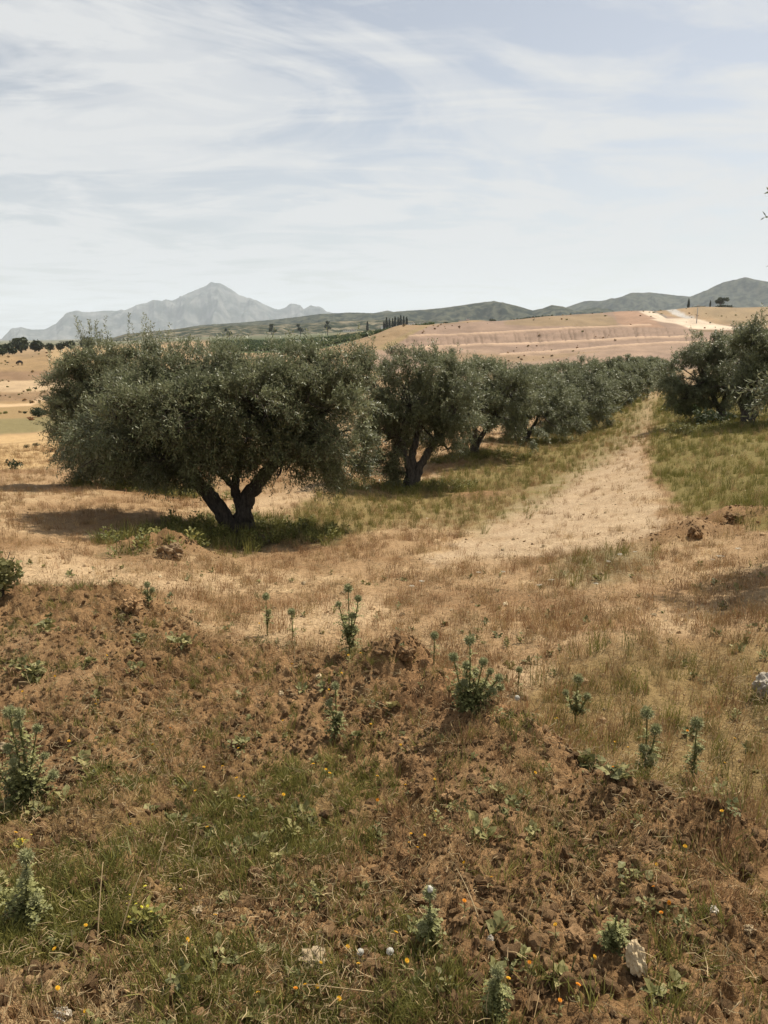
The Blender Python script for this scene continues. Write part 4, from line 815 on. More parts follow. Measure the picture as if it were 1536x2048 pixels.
for px, h, lab in [(545, 29, 'tall dark eucalyptus above the middle of the nearest olive, left of three'), (602, 27, 'tall sparse eucalyptus on the plain, middle one of three'), (656, 30, 'tall dark eucalyptus on the plain, right one of three'), (460, 22, 'grey eucalyptus on the plain above the left half of the nearest olive')]:
    far_tree('tall', px, 880, h, lab, 'tall trees on the plain', int(px) % 2)
for px, r, h, lab in [(985, 620, 15, 'round dark tree right of the white building on the skyline'), (1003, 640, 10, 'small bushy tree at the right end of the skyline hedge'), (890, 700, 11, 'low tree left of the white building on the skyline'), (845, 640, 9, 'low bushy tree on the plain just above the red slope top')]:
    far_tree('round', px, r, h, lab, 'trees around the white buildings', int(px) % 2)
far_tree('umbrella', 1432, 600, 21, 'wide umbrella shaped tree on the skyline of the right hill', None)
far_tree('cypress', 1369, 590, 18, 'small pointed tree on the skyline above the pale road', 'pointed trees on the right skyline'); far_tree('cypress', 1412, 590, 12, 'tiny pointed tree just left of the umbrella shaped tree', 'pointed trees on the right skyline', 1)
def hedge(name, px0, px1, r, h, n, label):
    mb = MB()
    for k in range(n):
        p = at_r(px0 + (px1 - px0) * k / max(1, n - 1), r); s = h * r / F / 2; v, f, t = blob_mesh(400 + k, 120, None, rx=1.4, rz=1, fs=.35); mb.add(v * s + np.array(p) - [0, 0, .3 * s], f, 0, t)
    tag(link(name, mb.mesh(name, M_FAR_LEAF)), label, 'hedge')
hedge('hedge', 1380, 1400, 590, 5, 6, 'low dark hedge on the right skyline between two pointed trees'); hedge('hedge', 1430, 1452, 595, 7, 6, 'dark hedge at the foot of the umbrella shaped tree'); hedge('hedge', 1020, 1100, 430, 4, 14, 'thin line of scrub along the brown hill skyline')

# ------------------------------------------------------------------ buildings on the plain
M_WALL = m_plain('white_render', (.66, .64, .60), .85, .08, .6); M_ROOF = m_plain('roof_slab', (.42, .36, .32), .9, .1, .6); M_GLASS = m_plain('dark_glass', (.05, .055, .06), .3, .1, 1); M_DOOR = m_plain('door_wood', (.16, .11, .08), .7, .1, 2)
def box(mb, c, s, m=0):
    c = np.array(c); s = np.array(s) / 2; V = c + np.array([(a, b, d) for a in (-1, 1) for b in (-1, 1) for d in (-1, 1)]) * s
    mb.add(V, [[0, 1, 3, 2], [4, 6, 7, 5], [0, 4, 5, 1], [2, 3, 7, 6], [0, 2, 6, 4], [1, 5, 7, 3]], m)
def building(px, r, w, h, d, rz, label, storeys=1, nwin=3):
    p = at_r(px, r); e = link('farm_building', None, None, p, (0, 0, rz)); tag(e, label, 'building', 'white buildings on the plain')
    mb = MB(); box(mb, (0, 0, h / 2 - .5), (w, d, h + 1)); link('wall', mb.mesh('wall', M_WALL), e)
    mb = MB(); box(mb, (0, 0, h + .13), (w + .5, d + .5, .26)); box(mb, (w * .2, d * .1, h + .26 + .6), (w * .25, d * .4, 1.2)); link('roof', mb.mesh('roof', M_ROOF), e)
    for s in range(storeys):
        for k in range(nwin):
            xw = (k + .5) / nwin * w - w / 2; z = 1.7 + s * 3.0
            if s == 0 and k == nwin // 2:
                mb = MB(); box(mb, (xw, -d / 2 - .03, 1.05), (1.1, .12, 2.1)); link('door', mb.mesh('door', M_DOOR), e); continue
            mb = MB(); box(mb, (xw, -d / 2 - .03, z), (1.3, .14, 1.3)); wn_ = link('window', mb.mesh('window', M_WALL), e); mb = MB(); box(mb, (xw, -d / 2 - .11, z), (1.05, .06, 1.05)); link('pane', mb.mesh('pane', M_GLASS), wn_)
building(930, 660, 10, 4.2, 7, .15, 'white two level building on the skyline above the red slope', 1, 3)
building(956, 680, 11, 2.6, 6, .1, 'long low pale wing right of the white skyline building', 1, 4)
building(808, 1150, 9, 5.5, 8, .3, 'small pale house left of the pair, beyond the cypress row', 2, 2)
building(822, 1250, 11, 6.5, 8, -.2, 'pale two storey house behind the cypress row', 2, 3)
building(846, 1150, 10, 5.5, 8, .1, 'pale house on the plain right of the cypress row', 2, 3)
building(768, 1300, 9, 5.5, 8, .2, 'pale house on the hill foot above the lone cypress', 2, 2)
building(700, 1350, 22, 2.4, 9, .0, 'long pale shed above the right end of the orchard', 1, 6)

# utility pole on the pale road
pp = at_r(1388, 395); e = link('utility_pole', None, None, pp); tag(e, 'slim grey utility pole standing in front of the pale road', 'pole')
M_POLE = m_plain('pole_concrete', (.38, .35, .32), .85, .1, 1); mb = MB(); tube(mb, [(0,0,-.3),(0,0,4),(0,0,8.6)], [.24,.20,.14], 8); link('mast', mb.mesh('mast', M_POLE, True), e); mb = MB(); box(mb, (0, -.16, 8.1), (1.7, .1, .12)); link('crossarm', mb.mesh('crossarm', M_POLE), e)
mb = MB(); tube(mb, [(0, -.16, 8.16), (0, -.16, 8.3), (0, -.16, 8.42)], [.05, .08, .04], 6); IM = mb.mesh('insulator', M_WSTONE)
for xx in (-.7, 0, .7): link('insulator', IM, e, (xx, 0, 0))

# grazing animal far off on the brown field
pa = hit(40, 731, 100); am = bpy.data.meshes.new('cow'); sk = [(-.95,0,1.05),(-.45,0,1.12),(.25,0,1.10),(.75,0,1.08),(1.05,0,.85),(1.32,0,.55),(1.5,0,.35)]
vv = list(sk); ee = [(i, i + 1) for i in range(6)]
for bx_, i0, sgn in ((-.8, 0, 1), (-.8, 0, -1), (.7, 3, 1), (.7, 3, -1)):
    n0 = len(vv); vv += [(bx_, .2 * sgn, .75), (bx_ + (-.08 if i0 == 0 else .03), .2 * sgn, .42), (bx_, .2 * sgn, .04)]; ee += [(i0, n0), (n0, n0 + 1), (n0 + 1, n0 + 2)]
n0 = len(vv); vv += [(-1.15,0,.95),(-1.2,0,.5)]; ee += [(0, n0), (n0, n0 + 1)]
am.from_pydata(vv, ee, []); ao = link('cow', am, None, pa, (0, 0, 2.7), .95); tag(ao, 'dark animal grazing with its head down on the brown field', 'cow')
md = ao.modifiers.new('skin', 'SKIN'); rad = [.30,.36,.36,.33,.2,.17,.10] + [.14,.09,.08] * 4 + [.05,.04]
for v, r in zip(am.skin_vertices[0].data if am.skin_vertices else [], rad): v.radius = (r, r)
if not am.skin_vertices:
    pass
ao.modifiers.new('sub', 'SUBSURF').render_levels = 1; am.materials.append(m_plain('dark_hide', (.03, .024, .02), .8, .2, 3))

# ------------------------------------------------------------------ tyre, stones, shrubs
pt = hit(1220, 828); e = link('tyre', None, None, pt + Vector((0, 0, .13)), (R_(62), 0, .5)); tag(e, 'small black tyre lying on the grassy track beside the olive row', 'tyre')
M_RUB = m_plain('black_rubber', (.014, .014, .015), .6, .2, 6); M_RIM = m_plain('worn_rim', (.30, .29, .27), .5, .2, 6)
def torus(R0, r0, n=28, k=10, zs=1.0):
    a, b = np.meshgrid(np.arange(n) / n * 6.2832, np.arange(k) / k * 6.2832, indexing='ij'); V = np.stack([(R0 + r0 * np.cos(b)) * np.cos(a), (R0 + r0 * np.cos(b)) * np.sin(a), r0 * zs * np.sin(b)], -1).reshape(-1, 3)
    i, j = np.meshgrid(np.arange(n), np.arange(k), indexing='ij'); q = np.stack([i * k + j, ((i + 1) % n) * k + j, ((i + 1) % n) * k + (j + 1) % k, i * k + (j + 1) % k], -1).reshape(-1, 4); return V, q
mb = MB(); mb.add(*torus(.13, .055, zs=1.1)); link('tread', mb.mesh('tread', M_RUB, True), e); mb = MB(); mb.add(*torus(.075, .014)); link('rim', mb.mesh('rim', M_RIM, True), e)

def stone(name, px, py, sx, sy, sz, rz, m, label, seed, cat='stone', group=None, sub=4, sink=.3, tilt=(0, 0), rough=.3):
    p = hit(px, py); V, Fx = clod(seed, sub, rough, .95); V = V * [sx, sy, sz]
    nrm = ((V[:, 0] > .3 * sx)).astype(float); V[:, 0] -= nrm * (V[:, 0] - .3 * sx) * .35         # a broken face
    o = link(name, mk_mesh(name, V, [(Fx, 0)], m, False), None, p + Vector((0, 0, sz * (1 - sink))), (*tilt, rz)); tag(o, label, cat, group); return o
stone('stone', 630, 1938, .046, .030, .022, .1, M_STONE, 'flat pale stone with a sharp shadow on the lower middle of the mound', 501, tilt=(.25, 0), sink=-.55)
stone('stone', 1272, 1945, .020, .020, .040, .3, M_STONE, 'upright pale cream stone at the lower right of the mound', 502, tilt=(-.45, .1), sink=.1)
stone('stone', 125, 2043, .024, .02, .016, .2, M_WSTONE, 'whitish stone at the bottom left edge of the picture', 503)
stone('stone', 1532, 1392, .055, .05, .06, .4, M_WSTONE, 'grey white rock in the grass at the right frame edge', 504)
stone('stone', 563, 1392, .018, .016, .014, .3, M_STONE, 'small pale pebble on the middle of the mound crest', 505); stone('stone', 638, 1358, .016, .014, .012, .8, M_STONE, 'small pinkish pebble near the mound top, left of the dug lumps', 506)
stone('stone', 6, 1505, .035, .03, .025, .2, M_STONE, 'tan stone at the left frame edge beside the big left thistle', 507)
stone('stone', 395, 1826, .018, .014, .011, .2, M_STONE, 'small pale stone right of the yellow flowered weed', 508); stone('stone', 1500, 1868, .02, .018, .014, .2, M_STONE, 'small pale stone at the lower right corner of the mound', 509)
stone('stone', 1428, 1826, .013, .012, .01, .2, M_WSTONE, 'tiny white chip right of the pale marigolds on the mound', 510); stone('stone', 980, 1888, .014, .012, .012, .2, M_WSTONE, 'white chalky lump between the white tipped and short bushy thistles', 511)
stone('stone', 440, 1830, .015, .013, .012, .2, M_STONE, 'second small pale stone right of the yellow flowered weed', 512)
for k, (px, py, s, lab) in enumerate([(345, 1118, .14, 'large tan clod on the soil heap in front of the nearest olive'), (815, 1318, .055, 'big crusted clod on top of the middle of the mound'), (265, 1222, .075, 'broken reddish clod on the crest of the left mound'), (1300, 1700, .03, 'lumpy brown clod high on the right side of the mound'), (1150, 1880, .026, 'round brown clod left of the short bushy thistle'), (900, 1600, .028, 'brown clod left of the curled dry leaf'), (1390, 1075, .10, 'dark brown clod on the heap right of the bare track'), (1470, 1045, .10, 'dark brown clod on the farther heap by the meadow')]):
    stone('soil_clod', px, py, s, s * .9, s * .7, k, M_CLOD if k not in (0,) else M_PALE_CLOD, lab, 520 + k, 'clod', None, 4, .35, rough=.45)
# scrub beside the left fields
def shrub(px, py, h, w, m, label, seed, n=700, group=None, fs=.085):
    p = hit(px, py); e = link('shrub', None, None, p); tag(e, label, 'shrub', group); mb = MB(); v, f, t = blob_mesh(seed, n, m, rx=w * .8, rz=h / 2, fs=fs * h); mb.add(v, f, 0, t); c = link('foliage', mb.mesh('foliage', m), e); c['kind'] = 'stuff'
    mb = MB()
    for k in range(5): a = k * 1.3; tube(mb, bez((0, 0, -.05), (.1 * w * math.cos(a), .1 * w * math.sin(a), h * .4), (.5 * w * math.cos(a), .5 * w * math.sin(a), h * .8), 5), np.linspace(.02, .006, 5) * max(h, .4), 4)
    link('stem', mb.mesh('stem', M_TWIG), e)
shrub(78, 834, .8, .9, M_FAR_LEAF, 'dark scrub on the bank below the winding farm track', 601); shrub(92, 830, .5, .6, M_FAR_LEAF, 'smaller dark scrub right of the scrub below the farm track', 602)
for px, py, h, lab in [(30, 938, .5, 'scrubby tuft at the lower edge of the pale bare strip'), (72, 895, .35, 'tiny dark bush on the pale bare strip, right of another'), (53, 896, .3, 'tiny dark bush on the pale bare strip, left of another'), (88, 800, 1.0, 'dark bush beside the bend of the farm track')]: shrub(px, py, h * .6, h * .6, M_FAR_LEAF, lab, int(px) + 610, 220)
shrub(1372, 838, .75, .8, M_ORCH, 'bright green bush under the left edge of the right olive pair', 630); shrub(1420, 852, .6, .9, M_FAR_LEAF, 'dark weedy bush in the shade of the right olive pair', 631); shrub(1335, 826, .5, .8, M_YGREEN, 'yellow green bush at the meadow corner by the track', 632)
shrub(1360, 872, .45, .6, M_WEED, 'grey green flowering clump below the right olive pair', 633)
shrub(4, 1192, .33, .22, M_WEED, 'dark green bushy plant at the left edge on the mound crest', 634, 1300, None, .05)

# ------------------------------------------------------------------ thistles
def head_mesh(seed, r=.025, n=260):
    mb = MB(); V, Fx = ico(2); mb.add(V * r * .62, Fx, 0, .05); rg = np.random.default_rng(seed); u = rg.standard_normal((n, 3)); u /= np.linalg.norm(u, axis=1)[:, None]
    s = np.cross(u, rg.standard_normal((n, 3))); s /= np.linalg.norm(s, axis=1)[:, None]; L0 = r * rg.uniform(.82, 1.12, n)[:, None]
    V = np.stack([u * r * .45 - s * r * .085, u * r * .45 + s * r * .085, u * L0], 1).reshape(-1, 3); mb.add(V, np.arange(n)[:, None] * 3 + [0, 1, 2], 0, np.tile([.15, .15, 1.0], n)); return mb.mesh('thistle_head', M_THEAD)
HEADS = [head_mesh(700 + k) for k in range(3)]
def spiny_leaf(mb, b, d, up, L0, w, tint, rg):
    d = d / np.linalg.norm(d); s = np.cross(d, up); s /= np.linalg.norm(s) + 1e-9; nrm = np.cross(s, d); k = 5
    pts = [b + d * L0 * t + nrm * L0 * (.10 * math.sin(t * 3.1)) - np.array([0, 0, 1]) * L0 * .25 * t * t for t in np.linspace(0, 1, k + 1)]
    for i in range(k):
        a, c = pts[i], pts[i + 1]; ww = w * (1 - .65 * i / k); m_ = (a + c) / 2
        mb.add([a, c, m_ + s * ww + d * ww * .5 + nrm * rg.normal(0, .3) * ww, m_ - s * ww + d * ww * .5 + nrm * rg.normal(0, .3) * ww], [[0, 1, 2], [1, 0, 3]], 0, np.clip(tint + rg.uniform(-.25, .25) + np.array([0, 0, .25, .25]), 0, 1))
def thistle(px, py, h, stems, nleaf, label, seed, hr=1.0, spread=.10, low=0.0, green=None, tip=None, heads=True):
    """stems: list of (dx, height fraction) in plant heights; the first is the leader"""
    rg = np.random.default_rng(seed); p = hit(px, py); e = link('thistle', None, None, p - Vector((0, 0, .01))); tag(e, label, 'thistle', 'globe thistles'); sm = MB(); lm = MB(); tops = []
    for dx, fz in stems:
        top = np.array([dx * h, rg.normal(0, .06) * h, fz * h]); b0 = np.array([dx * h * .12, rg.normal(0, .02) * h, 0 if fz > .9 or len(stems) > 8 else fz * h * .35]); Q = bez(b0, (b0 * .6 + top * .4) + rg.normal(0, .02, 3) * h, top, 8); tube(sm, Q, np.linspace(.0045, .0025, 8), 5, 0, .3); tops.append(top)
        for k in range(int(nleaf * 1.7)):
            t = rg.uniform(low, .93); i0 = int(t * 7); bp = Q[i0] + (Q[min(7, i0 + 1)] - Q[i0]) * (t * 7 - i0); a = rg.uniform(0, 6.28); d = np.array([math.cos(a), math.sin(a), rg.uniform(.1, .9)]); L0 = (.062 - .034 * t) * rg.uniform(.6, 1.25) * (h / .3) ** .5
            spiny_leaf(lm, bp, d, np.array([0, 0, 1.0]), L0, L0 * .26, .15 + .55 * t + rg.uniform(-.1, .2), rg)
    link('stem', sm.mesh('thistle_stem', M_THISTLE, True), e); c = link('leaves', lm.mesh('thistle_foliage', M_THISTLE), e); c.name = 'foliage'; c['kind'] = 'stuff'
    if heads:
        for k, tp in enumerate(tops): link('flower_head', HEADS[(seed + k) % 3], e, tp, (rg.uniform(0, 6), rg.uniform(0, 6), 0), hr * (1.15 if k == 0 else rg.uniform(.75, 1.05)))
    if tip:
        V, Fx = clod(seed, 3, .25, 1); mb = MB(); mb.add(V * .009 * tip, Fx, 0, .8); link('white_tuft', mb.mesh('white_tuft', M_WHITE, True), e, tops[0] + np.array([0, -.01, .018 * tip]))
    return e
thistle(935, 1418, .34, [(0, .97), (-.20, .76), (.17, .70), (-.02, .60), (.27, .55), (.38, .46), (.1, .5), (.30, .3), (-.05, .4), (.2, .35), (-.1, .3), (.42, .28)], 26, 'biggest bushy grey green thistle on the middle of the mound crest', 801, 1.0)
thistle(698, 1312, .42, [(0, .98), (.13, .85), (-.13, .74), (.05, .6), (-.06, .5), (.08, .4)], 15, 'tall slim thistle in front of the pale bare patch', 802, 1.1)
thistle(535, 1272, .28, [(0, 1), (.05, .62)], 12, 'slender thistle left of two small ones before the bare patch', 803, 1.1, low=.3)
thistle(584, 1292, .23, [(0, 1)], 10, 'thin single headed thistle between two slim thistles', 804, 1.0, low=.3)
thistle(1150, 1448, .25, [(0, .97), (-.20, .66), (.20, .6), (.03, .55)], 15, 'brown stemmed thistle with three heads right of the biggest thistle', 805, 1.0, low=.1)
thistle(1288, 1556, .30, [(0, .95), (.13, .72), (-.06, .5), (.02, .4)], 20, 'pale green thistle left of the last one in the right grass', 806, 1.15)
thistle(1385, 1556, .27, [(0, .95), (.04, .55)], 18, 'rounded single headed thistle furthest right in the grass', 807, 1.15, low=.05)
thistle(52, 1600, .40, [(-.03, .97), (.06, .95), (.04, .84), (.16, .74), (-.08, .6), (.2, .45), (.0, .5), (-.22, .42), (.3, .3)], 26, 'tall bushy thistle at the left frame edge with three top heads', 808, 1.0)
thistle(672, 1478, .26, [(0, .98), (-.1, .7), (.08, .5), (.05, .4)], 18, 'dark weedy thistle on the mound left of the dug lumps', 809, .8)
thistle(62, 1862, .25, [(.05, .98), (.06, .8), (-.28, .62), (-.08, .55), (.1, .45), (-.15, .4)], 26, 'dense dark thistle at the lower left corner with round heads', 810, .85)
thistle(858, 1892, .19, [(0, .92), (.03, .6), (-.1, .45)], 22, 'thistle with a white woolly tip on the lower mound', 811, .75, tip=1.0)
thistle(1225, 1905, .13, [(0, .95), (.1, .75), (-.12, .7), (.16, .55), (-.2, .5)], 26, 'short bushy thistle without open heads above the upright stone', 812, .7, heads=False)
thistle(990, 2040, .15, [(0, .95), (.04, .9), (-.06, .7), (.1, .6)], 26, 'pale dried thistle at the bottom centre of the mound', 813, .6)
thistle(298, 1212, .16, [(0, .95), (.15, .7), (-.1, .6)], 12, 'small thistle on the crest right of the left mound', 814, .9)
thistle(868, 1330, .17, [(0, 1)], 8, 'small dark thistle just left of the biggest thistle', 815, .9, low=.3)
thistle(1036, 1385, .14, [(0, 1)], 8, 'tiny dry thistle between the biggest and brown stemmed thistles', 816, .8, low=.2)

# leafy weeds big enough to tell apart
def leaf_plant(px, py, n, L0, L1, label, seed, m=M_WEED, wr=.26):
    p = hit(px, py); rg = np.random.default_rng(seed); e = link('leafy_weed', None, None, p); tag(e, label, 'weed', 'leafy weeds on the mound')
    lm = [leafy(seed + k, 3, L0, L1, wr, .8, m, .02) for k in range(2)]; mb = MB()
    for k in range(int(n * 1.5)): o = link('leaf', lm[k % 2], e, (rg.normal(0, .022), rg.normal(0, .022), rg.uniform(0, .035)), (rg.normal(0, .3), rg.normal(0, .3), k * 2.4), rg.uniform(.4, .8))
    tube(mb, [(0, 0, -.01), (0.004, 0, .02), (0, .003, .045)], [.004, .003, .002], 5); link('stem', mb.mesh('stem', M_WEED), e)
for k, (px, py, n, a, b, lab) in enumerate([(72, 1352, 16, .05, .10, 'large pale green leafy weed on the left mound face'), (40, 1335, 10, .05, .08, 'leafy weed just left of the large pale green one'), (90, 1262, 9, .05, .08, 'grey green weed high on the left mound'), (283, 1288, 8, .04, .07, 'small grey weed on the reddish clods of the left mound'), (362, 1292, 10, .05, .08, 'leafy weed on the right flank of the left mound'), (268, 1350, 7, .04, .06, 'tiny dark green weed below the reddish clods'), (478, 1495, 9, .035, .06, 'bluish green weed on the middle mound left of the dark thistle'),
        (1180, 1540, 12, .05, .08, 'sprawling grey leafed weed left of the pale green thistle'), (1235, 1560, 12, .04, .07, 'grey weed at the foot of the pale green thistle'), (965, 1682, 6, .05, .09, 'dry weed with long curled leaves on the upper right mound'), (750, 1680, 8, .03, .05, 'dark green weed in the centre of the mound'), (1260, 1770, 9, .03, .055, 'pale leafed weed above the short bushy thistle'), (610, 1810, 10, .03, .05, 'grey weed above the flat pale stone'), (345, 1285, 6, .03, .05, 'tiny weed left of the flank weed on the left mound'), (110, 1900, 8, .02, .04, 'low weed below the dense dark thistle'), (505, 1880, 8, .025, .045, 'silvery weed left of the flat pale stone'), (440, 1930, 9, .025, .04, 'olive weed at the bottom left of the mound')]):
    leaf_plant(px, py, n, a, b, lab, 900 + 10 * k)
# ------------------------------------------------------------------ flowers
def petal_head(m, seed, r=.0060, np_=13):
    rg = np.random.default_rng(seed); mb = MB()
    for ring in range(2):
        for k in range(np_):
            a = k / np_ * 6.28 + ring * .24; rr = r * (1 - .3 * ring); d = np.array([math.cos(a), math.sin(a), .25 + .4 * ring]); s_ = np.array([-math.sin(a), math.cos(a), 0]); mb.add([d * rr * .15, d * rr * .7 + s_ * rr * .2, d * rr, d * rr * .7 - s_ * rr * .2], [[0, 1, 2, 3]], 0, rg.uniform(0, 1))
    V, Fx = ico(1); mb.add(V * r * .33 + [0, 0, r * .2], Fx, 0, .2); return mb.mesh('petals', m)
PY_ = petal_head(M_PETAL_Y, 1); PO_ = petal_head(M_PETAL_O, 2)
mb = MB(); tube(mb, [(0, 0, -.012), (.002, 0, .02), (0, 0, .048)], [.0012, .001, .001], 4); STEM = mb.mesh('flower_stem', M_WEED)
mb = MB()
for k in range(3): spiny_leaf(mb, np.array([0, 0, .004 + .01 * k]), np.array([math.cos(2.1 * k), math.sin(2.1 * k), .5]), np.array([0, 0, 1.0]), .022, .005, .6, RNG)
FLEAF = mb.mesh('flower_leaf', M_WEED)
FL = [(520,1250),(452,1261),(50,1394),(187,1412),(190,1420),(340,1470),(310,1500),(404,1546),(447,1543),(477,1571),(395,1590),(660,1386),(646,1403),(567,1450),(739,1460),(652,1545),(666,1555),(621,1542),(755,1564),(212,1318),(112,1358),(314,1275),(440,1323),(697,1319),(720,1315),(582,1340),(680,1356),(132,1496),(477,1510),
      (1108,1442),(1116,1441),(802,1501),(1227,1491),(1257,1508),(1373,1475),(1463,1487),(1443,1537),(1220,1548),(1060,1552),(868,1572),(820,1586),(1308,1480),(267,1663),(32,1685),(47,1694),(165,1865),(419,1848),(376,1902),(696,1911),(643,1944),(719,1949),(641,1985),(520,2006),(590,2003),(616,2005),(676,2012),(172,2037),(118,1915),(480,1604),(488,1604),(562,1608),(756,1613),(416,1675),(112,2009),
      (872,1642),(821,1680),(821,1700),(833,1715),(843,1688),(975,1775),(939,1735),(930,1823),(1110,1870),(1058,1941),(1179,1939),(1014,1980),(1161,2009),(1308,1739),(1338,1818),(1320,1848),(1305,1795),(787,1895),(813,1945),(1118,2029),(1443,1638),(1373,1715)]
ORANGE = {(1161,2009),(1338,1818),(1320,1848),(1305,1795),(1058,1941),(590,2003),(756,1613),(340,1470),(930,1823),(1373,1475),(1220,1548),(1118,2029)}
LM = [(700,1250,'tall slim thistle'),(535,1240,'slender thistle'),(935,1350,'biggest bushy thistle'),(1150,1400,'brown stemmed thistle'),(1288,1500,'pale green thistle'),(1385,1500,'rightmost thistle'),(52,1520,'tall left edge thistle'),(672,1430,'dark weedy thistle'),(62,1800,'lower left thistle'),(858,1840,'white tipped thistle'),(1225,1870,'short bushy thistle'),(990,1990,'pale dried thistle'),(630,1925,'flat pale stone'),(1272,1930,'upright pale stone'),(72,1345,'large leafy weed'),(480,1495,'bluish green weed'),(365,1285,'left mound flank weed'),(295,1830,'yellow flowered weed'),(750,1680,'central dark weed'),(965,1680,'curled dry weed'),(1260,1760,'pale leafed weed')]
RANK = ['nearest','second nearest','third nearest','fourth nearest','fifth nearest','sixth nearest','seventh nearest','eighth nearest','ninth nearest','tenth nearest','eleventh nearest','twelfth nearest','thirteenth nearest','fourteenth nearest']
by_lm = {}
for f in FL:
    d = [math.hypot(f[0] - a, f[1] - b) for a, b, _ in LM]; k = int(np.argmin(d)); by_lm.setdefault(k, []).append((d[k], f))
SIDE = lambda dx, dy: ('right of' if dx > 0 else 'left of') if abs(dx) > abs(dy) else ('below' if dy > 0 else 'above')
for k, lst in by_lm.items():
    lst.sort()
    for i, (d, f) in enumerate(lst):
        px, py = f; p = hit(px, py + 10); e = link('marigold', None, None, p, (RNG.normal(0, .15), RNG.normal(0, .15), RNG.uniform(0, 6.28)), RNG.uniform(.8, 1.15)); og = f in ORANGE
        tag(e, f"small {'orange' if og else 'yellow'} marigold {SIDE(px - LM[k][0], py - LM[k][1])} the {LM[k][2]}, {RANK[min(i, 13)]} flower to it", 'flower', 'marigolds scattered over the mound')
        link('stem', STEM, e); link('leaf', FLEAF, e); link('petals', PO_ if og else PY_, e, (0, 0, .048), (RNG.normal(-.35, .25), RNG.normal(.1, .25), 0), 1.1)
# the weed with many small yellow flowers
p = hit(298, 1872); e = link('flowering_weed', None, None, p); tag(e, 'bushy green weed with many tiny pale yellow flowers, lower left', 'weed'); link('foliage', leafy(950, 110, .012, .03, .3, 1.1, M_GREEN, .085), e)['kind'] = 'stuff'
M_LEMON = m_leaf('lemon_petal', (.62, .55, .04), (.75, .70, .12), None, .3, .6, False); PL_ = petal_head(M_LEMON, 5, .0055, 8)
for k in range(14): link('flower', PL_, e, (RNG.normal(0, .035), RNG.normal(0, .03), RNG.uniform(.06, .13)), (RNG.normal(-.3, .4), RNG.normal(0, .4), 0), RNG.uniform(.6, 1.1))
p = hit(40, 1712); e = link('flowering_weed', None, None, p); tag(e, 'small weed with pale yellow flowers below the tall left edge thistle', 'weed'); link('foliage', leafy(951, 60, .012, .028, .3, 1.1, M_GREEN, .04), e)['kind'] = 'stuff'
for k in range(6): link('flower', PL_, e, (RNG.normal(0, .018), RNG.normal(0, .02), RNG.uniform(.04, .07)), (RNG.normal(-.3, .4), RNG.normal(0, .4), 0), RNG.uniform(.7, 1.1))
# seed clocks and white umbels
def clock_mesh(seed, r, n=180):
    rg = np.random.default_rng(seed); mb = MB(); u = rg.standard_normal((n, 3)); u /= np.linalg.norm(u, axis=1)[:, None]; s_ = np.cross(u, rg.standard_normal((n, 3))); s_ /= np.linalg.norm(s_, axis=1)[:, None]; t_ = np.cross(u, s_)
    c = u * r; V = np.stack([c - s_ * r * .2, c + t_ * r * .2, c + s_ * r * .2, c - t_ * r * .2], 1).reshape(-1, 3); mb.add(V, np.arange(n)[:, None] * 4 + [0, 1, 2, 3], 0, .7); V, Fx = ico(1); mb.add(V * r * .45, Fx, 0, .1); return mb.mesh('seed_ball', M_WHITE)
CLK = clock_mesh(3, .0095)
for px, py, lab, s in [(1033, 1425, 'white dandelion clock between the biggest and brown stemmed thistles', 1.25), (780, 1938, 'white dandelion clock left of the white tipped thistle, right of two', 1.0), (721, 1938, 'white dandelion clock right of the flat pale stone', .95)]:
    p = hit(px, py); e = link('dandelion_clock', None, None, p, (0, 0, 0), s); tag(e, lab, 'flower', 'dandelion clocks'); link('stem', STEM, e); link('seed_ball', CLK, e, (0, 0, .052))
def umbel_mesh(seed):
    rg = np.random.default_rng(seed); mb = MB()
    for k in range(26):
        a = rg.uniform(0, 6.28); r = .034 * math.sqrt(rg.uniform(0, 1)); c = np.array([r * math.cos(a), r * math.sin(a), .01 - 5 * r * r])
        for q in range(5): b = q * 1.256; w = np.array([math.cos(b), math.sin(b), .1]) * .006; n_ = np.array([-math.sin(b), math.cos(b), 0]) * .003; mb.add([c, c + w * .6 + n_, c + w, c + w * .6 - n_], [[0, 1, 2, 3]], 0, rg.uniform(0, 1))
    return mb.mesh('umbel', M_WHITE)
UMB = umbel_mesh(9); mb = MB(); tube(mb, [(0, 0, -.03), (.005, 0, .09), (0, 0, .19)], [.0025, .002, .0015], 4)
for k in range(9): a = k * .7; tube(mb, [(0, 0, .188), (.012 * math.cos(a), .012 * math.sin(a), .192), (.026 * math.cos(a), .026 * math.sin(a), .2)], [.0008, .0007, .0006], 3)
USTEM = mb.mesh('umbel_stem', M_WEED)
UM = [(1418,1128,'white umbel flower in the right field, left of the bluish one'),(1437,1145,'larger bluish white umbel flower in the right field'),(1476,1112,'white umbel flower near the soil heaps, farthest right'),(842,1180,'white umbel flower in the middle field, right of two'),(822,1186,'white umbel flower in the middle field, left of two'),(1104,1182,'white umbel flower in the dry field below the track, right of two'),(1190,1181,'white umbel flower on the grey green patch below the track'),(1080,1190,'white umbel flower in the dry field below the track, left of two'),(1240,1120,'white umbel flower at the top of the grey green patch'),(1215,1133,'white umbel flower on the left of the grey green patch'),(1270,1112,'white umbel flower at the right end of the grey green patch'),(955,1155,'white umbel flower at the lower left end of the track'),(1005,1155,'white umbel flower just below the bare track end')]
for k, (px, py, lab) in enumerate(UM):
    p = hit(px, py + 14); e = link('umbel_plant', None, None, p, (RNG.normal(0, .1), RNG.normal(0, .1), RNG.uniform(0, 6.28)), RNG.uniform(.55, .75) if k != 1 else 1.0); tag(e, lab, 'flower', 'white umbel flowers in the field'); link('stem', USTEM, e); link('umbel', UMB, e, (0, 0, .197))
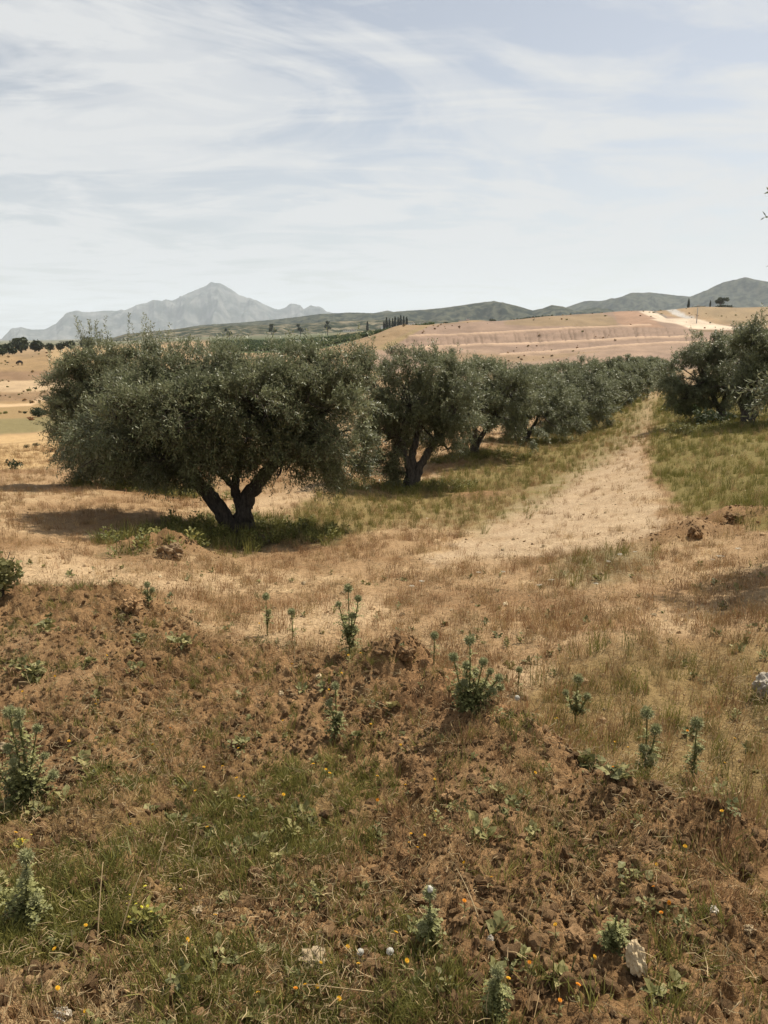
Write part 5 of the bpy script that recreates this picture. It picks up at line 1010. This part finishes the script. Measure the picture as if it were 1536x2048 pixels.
# long dry stalks that stand out
def stalk(px, py, L0, az, el, label, seed, m=M_STRAW, w=.0022):
    rg = np.random.default_rng(seed); p = hit(px, py); d = np.array([math.cos(az) * math.cos(el), math.sin(az) * math.cos(el), math.sin(el)]); mb = MB()
    Q = bez((0, 0, .006), d * L0 * .5 + rg.normal(0, .03, 3) * L0 + [0, 0, .02], d * L0, 8); tube(mb, Q, np.linspace(w, w * .4, 8), 5, 0, .7); tag(link('dry_stalk', mb.mesh('dry_stalk', m, True), None, p), label, 'stalk', 'long dry stalks on the mound')
for k, a in enumerate([(960,1850,.17,1.9,.35,'long leaning dry stalk above the pale dried thistle'),(1285,1955,.20,-.9,.1,'long straw stalk running down from the upright stone'),(840,2000,.28,3.0,.02,'long green brown stalk lying left of the pale dried thistle'),(195,1890,.2,1.7,.9,'thin upright dry stalk right of the dense dark thistle'),(240,1880,.17,1.2,.9,'thin dry stalk left of the yellow flowered weed'),(50,1735,.09,.4,.15,'thick pale straw below the tall left edge thistle'),(590,1345,.22,1.6,1.1,'upright pale stalk below the slim thistles'),(460,1935,.07,.6,.2,'brown broken twig left of the flat pale stone'),(1440,1800,.06,2.2,.1,'short pale stick at the right side of the mound'),(310,1760,.14,1.4,.8,'upright straw on the green part of the mound')]): stalk(*a, 970 + k)

# ------------------------------------------------------------------ haze
zs = float(GZ.min()) + EYE; mb = MB(); lo, hi_ = min(zs, -260 + EYE) - 1, 900.0; box(mb, (0, 0, (lo + hi_) / 2), (49000, 49000, hi_ - lo)); ho = link('haze', mb.mesh('haze', None) if False else mk_mesh('haze', np.concatenate(mb.V), mb.F, []))
hm_ = bpy.data.materials.new('haze_air'); hm_.use_nodes = True; t = hm_.node_tree; t.nodes.remove(t.nodes['Principled BSDF']); vp = t.nodes.new('ShaderNodeVolumePrincipled'); vp.inputs['Color'].default_value = (.80, .89, 1.0, 1); vp.inputs['Density'].default_value = 5.6e-5; vp.inputs['Anisotropy'].default_value = 0.1
t.links.new(vp.outputs[0], t.nodes['Material Output'].inputs['Volume']); ho.data.materials.append(hm_); tag(ho, 'pale blue haze filling the air of the wide valley', 'haze', None, 'stuff')
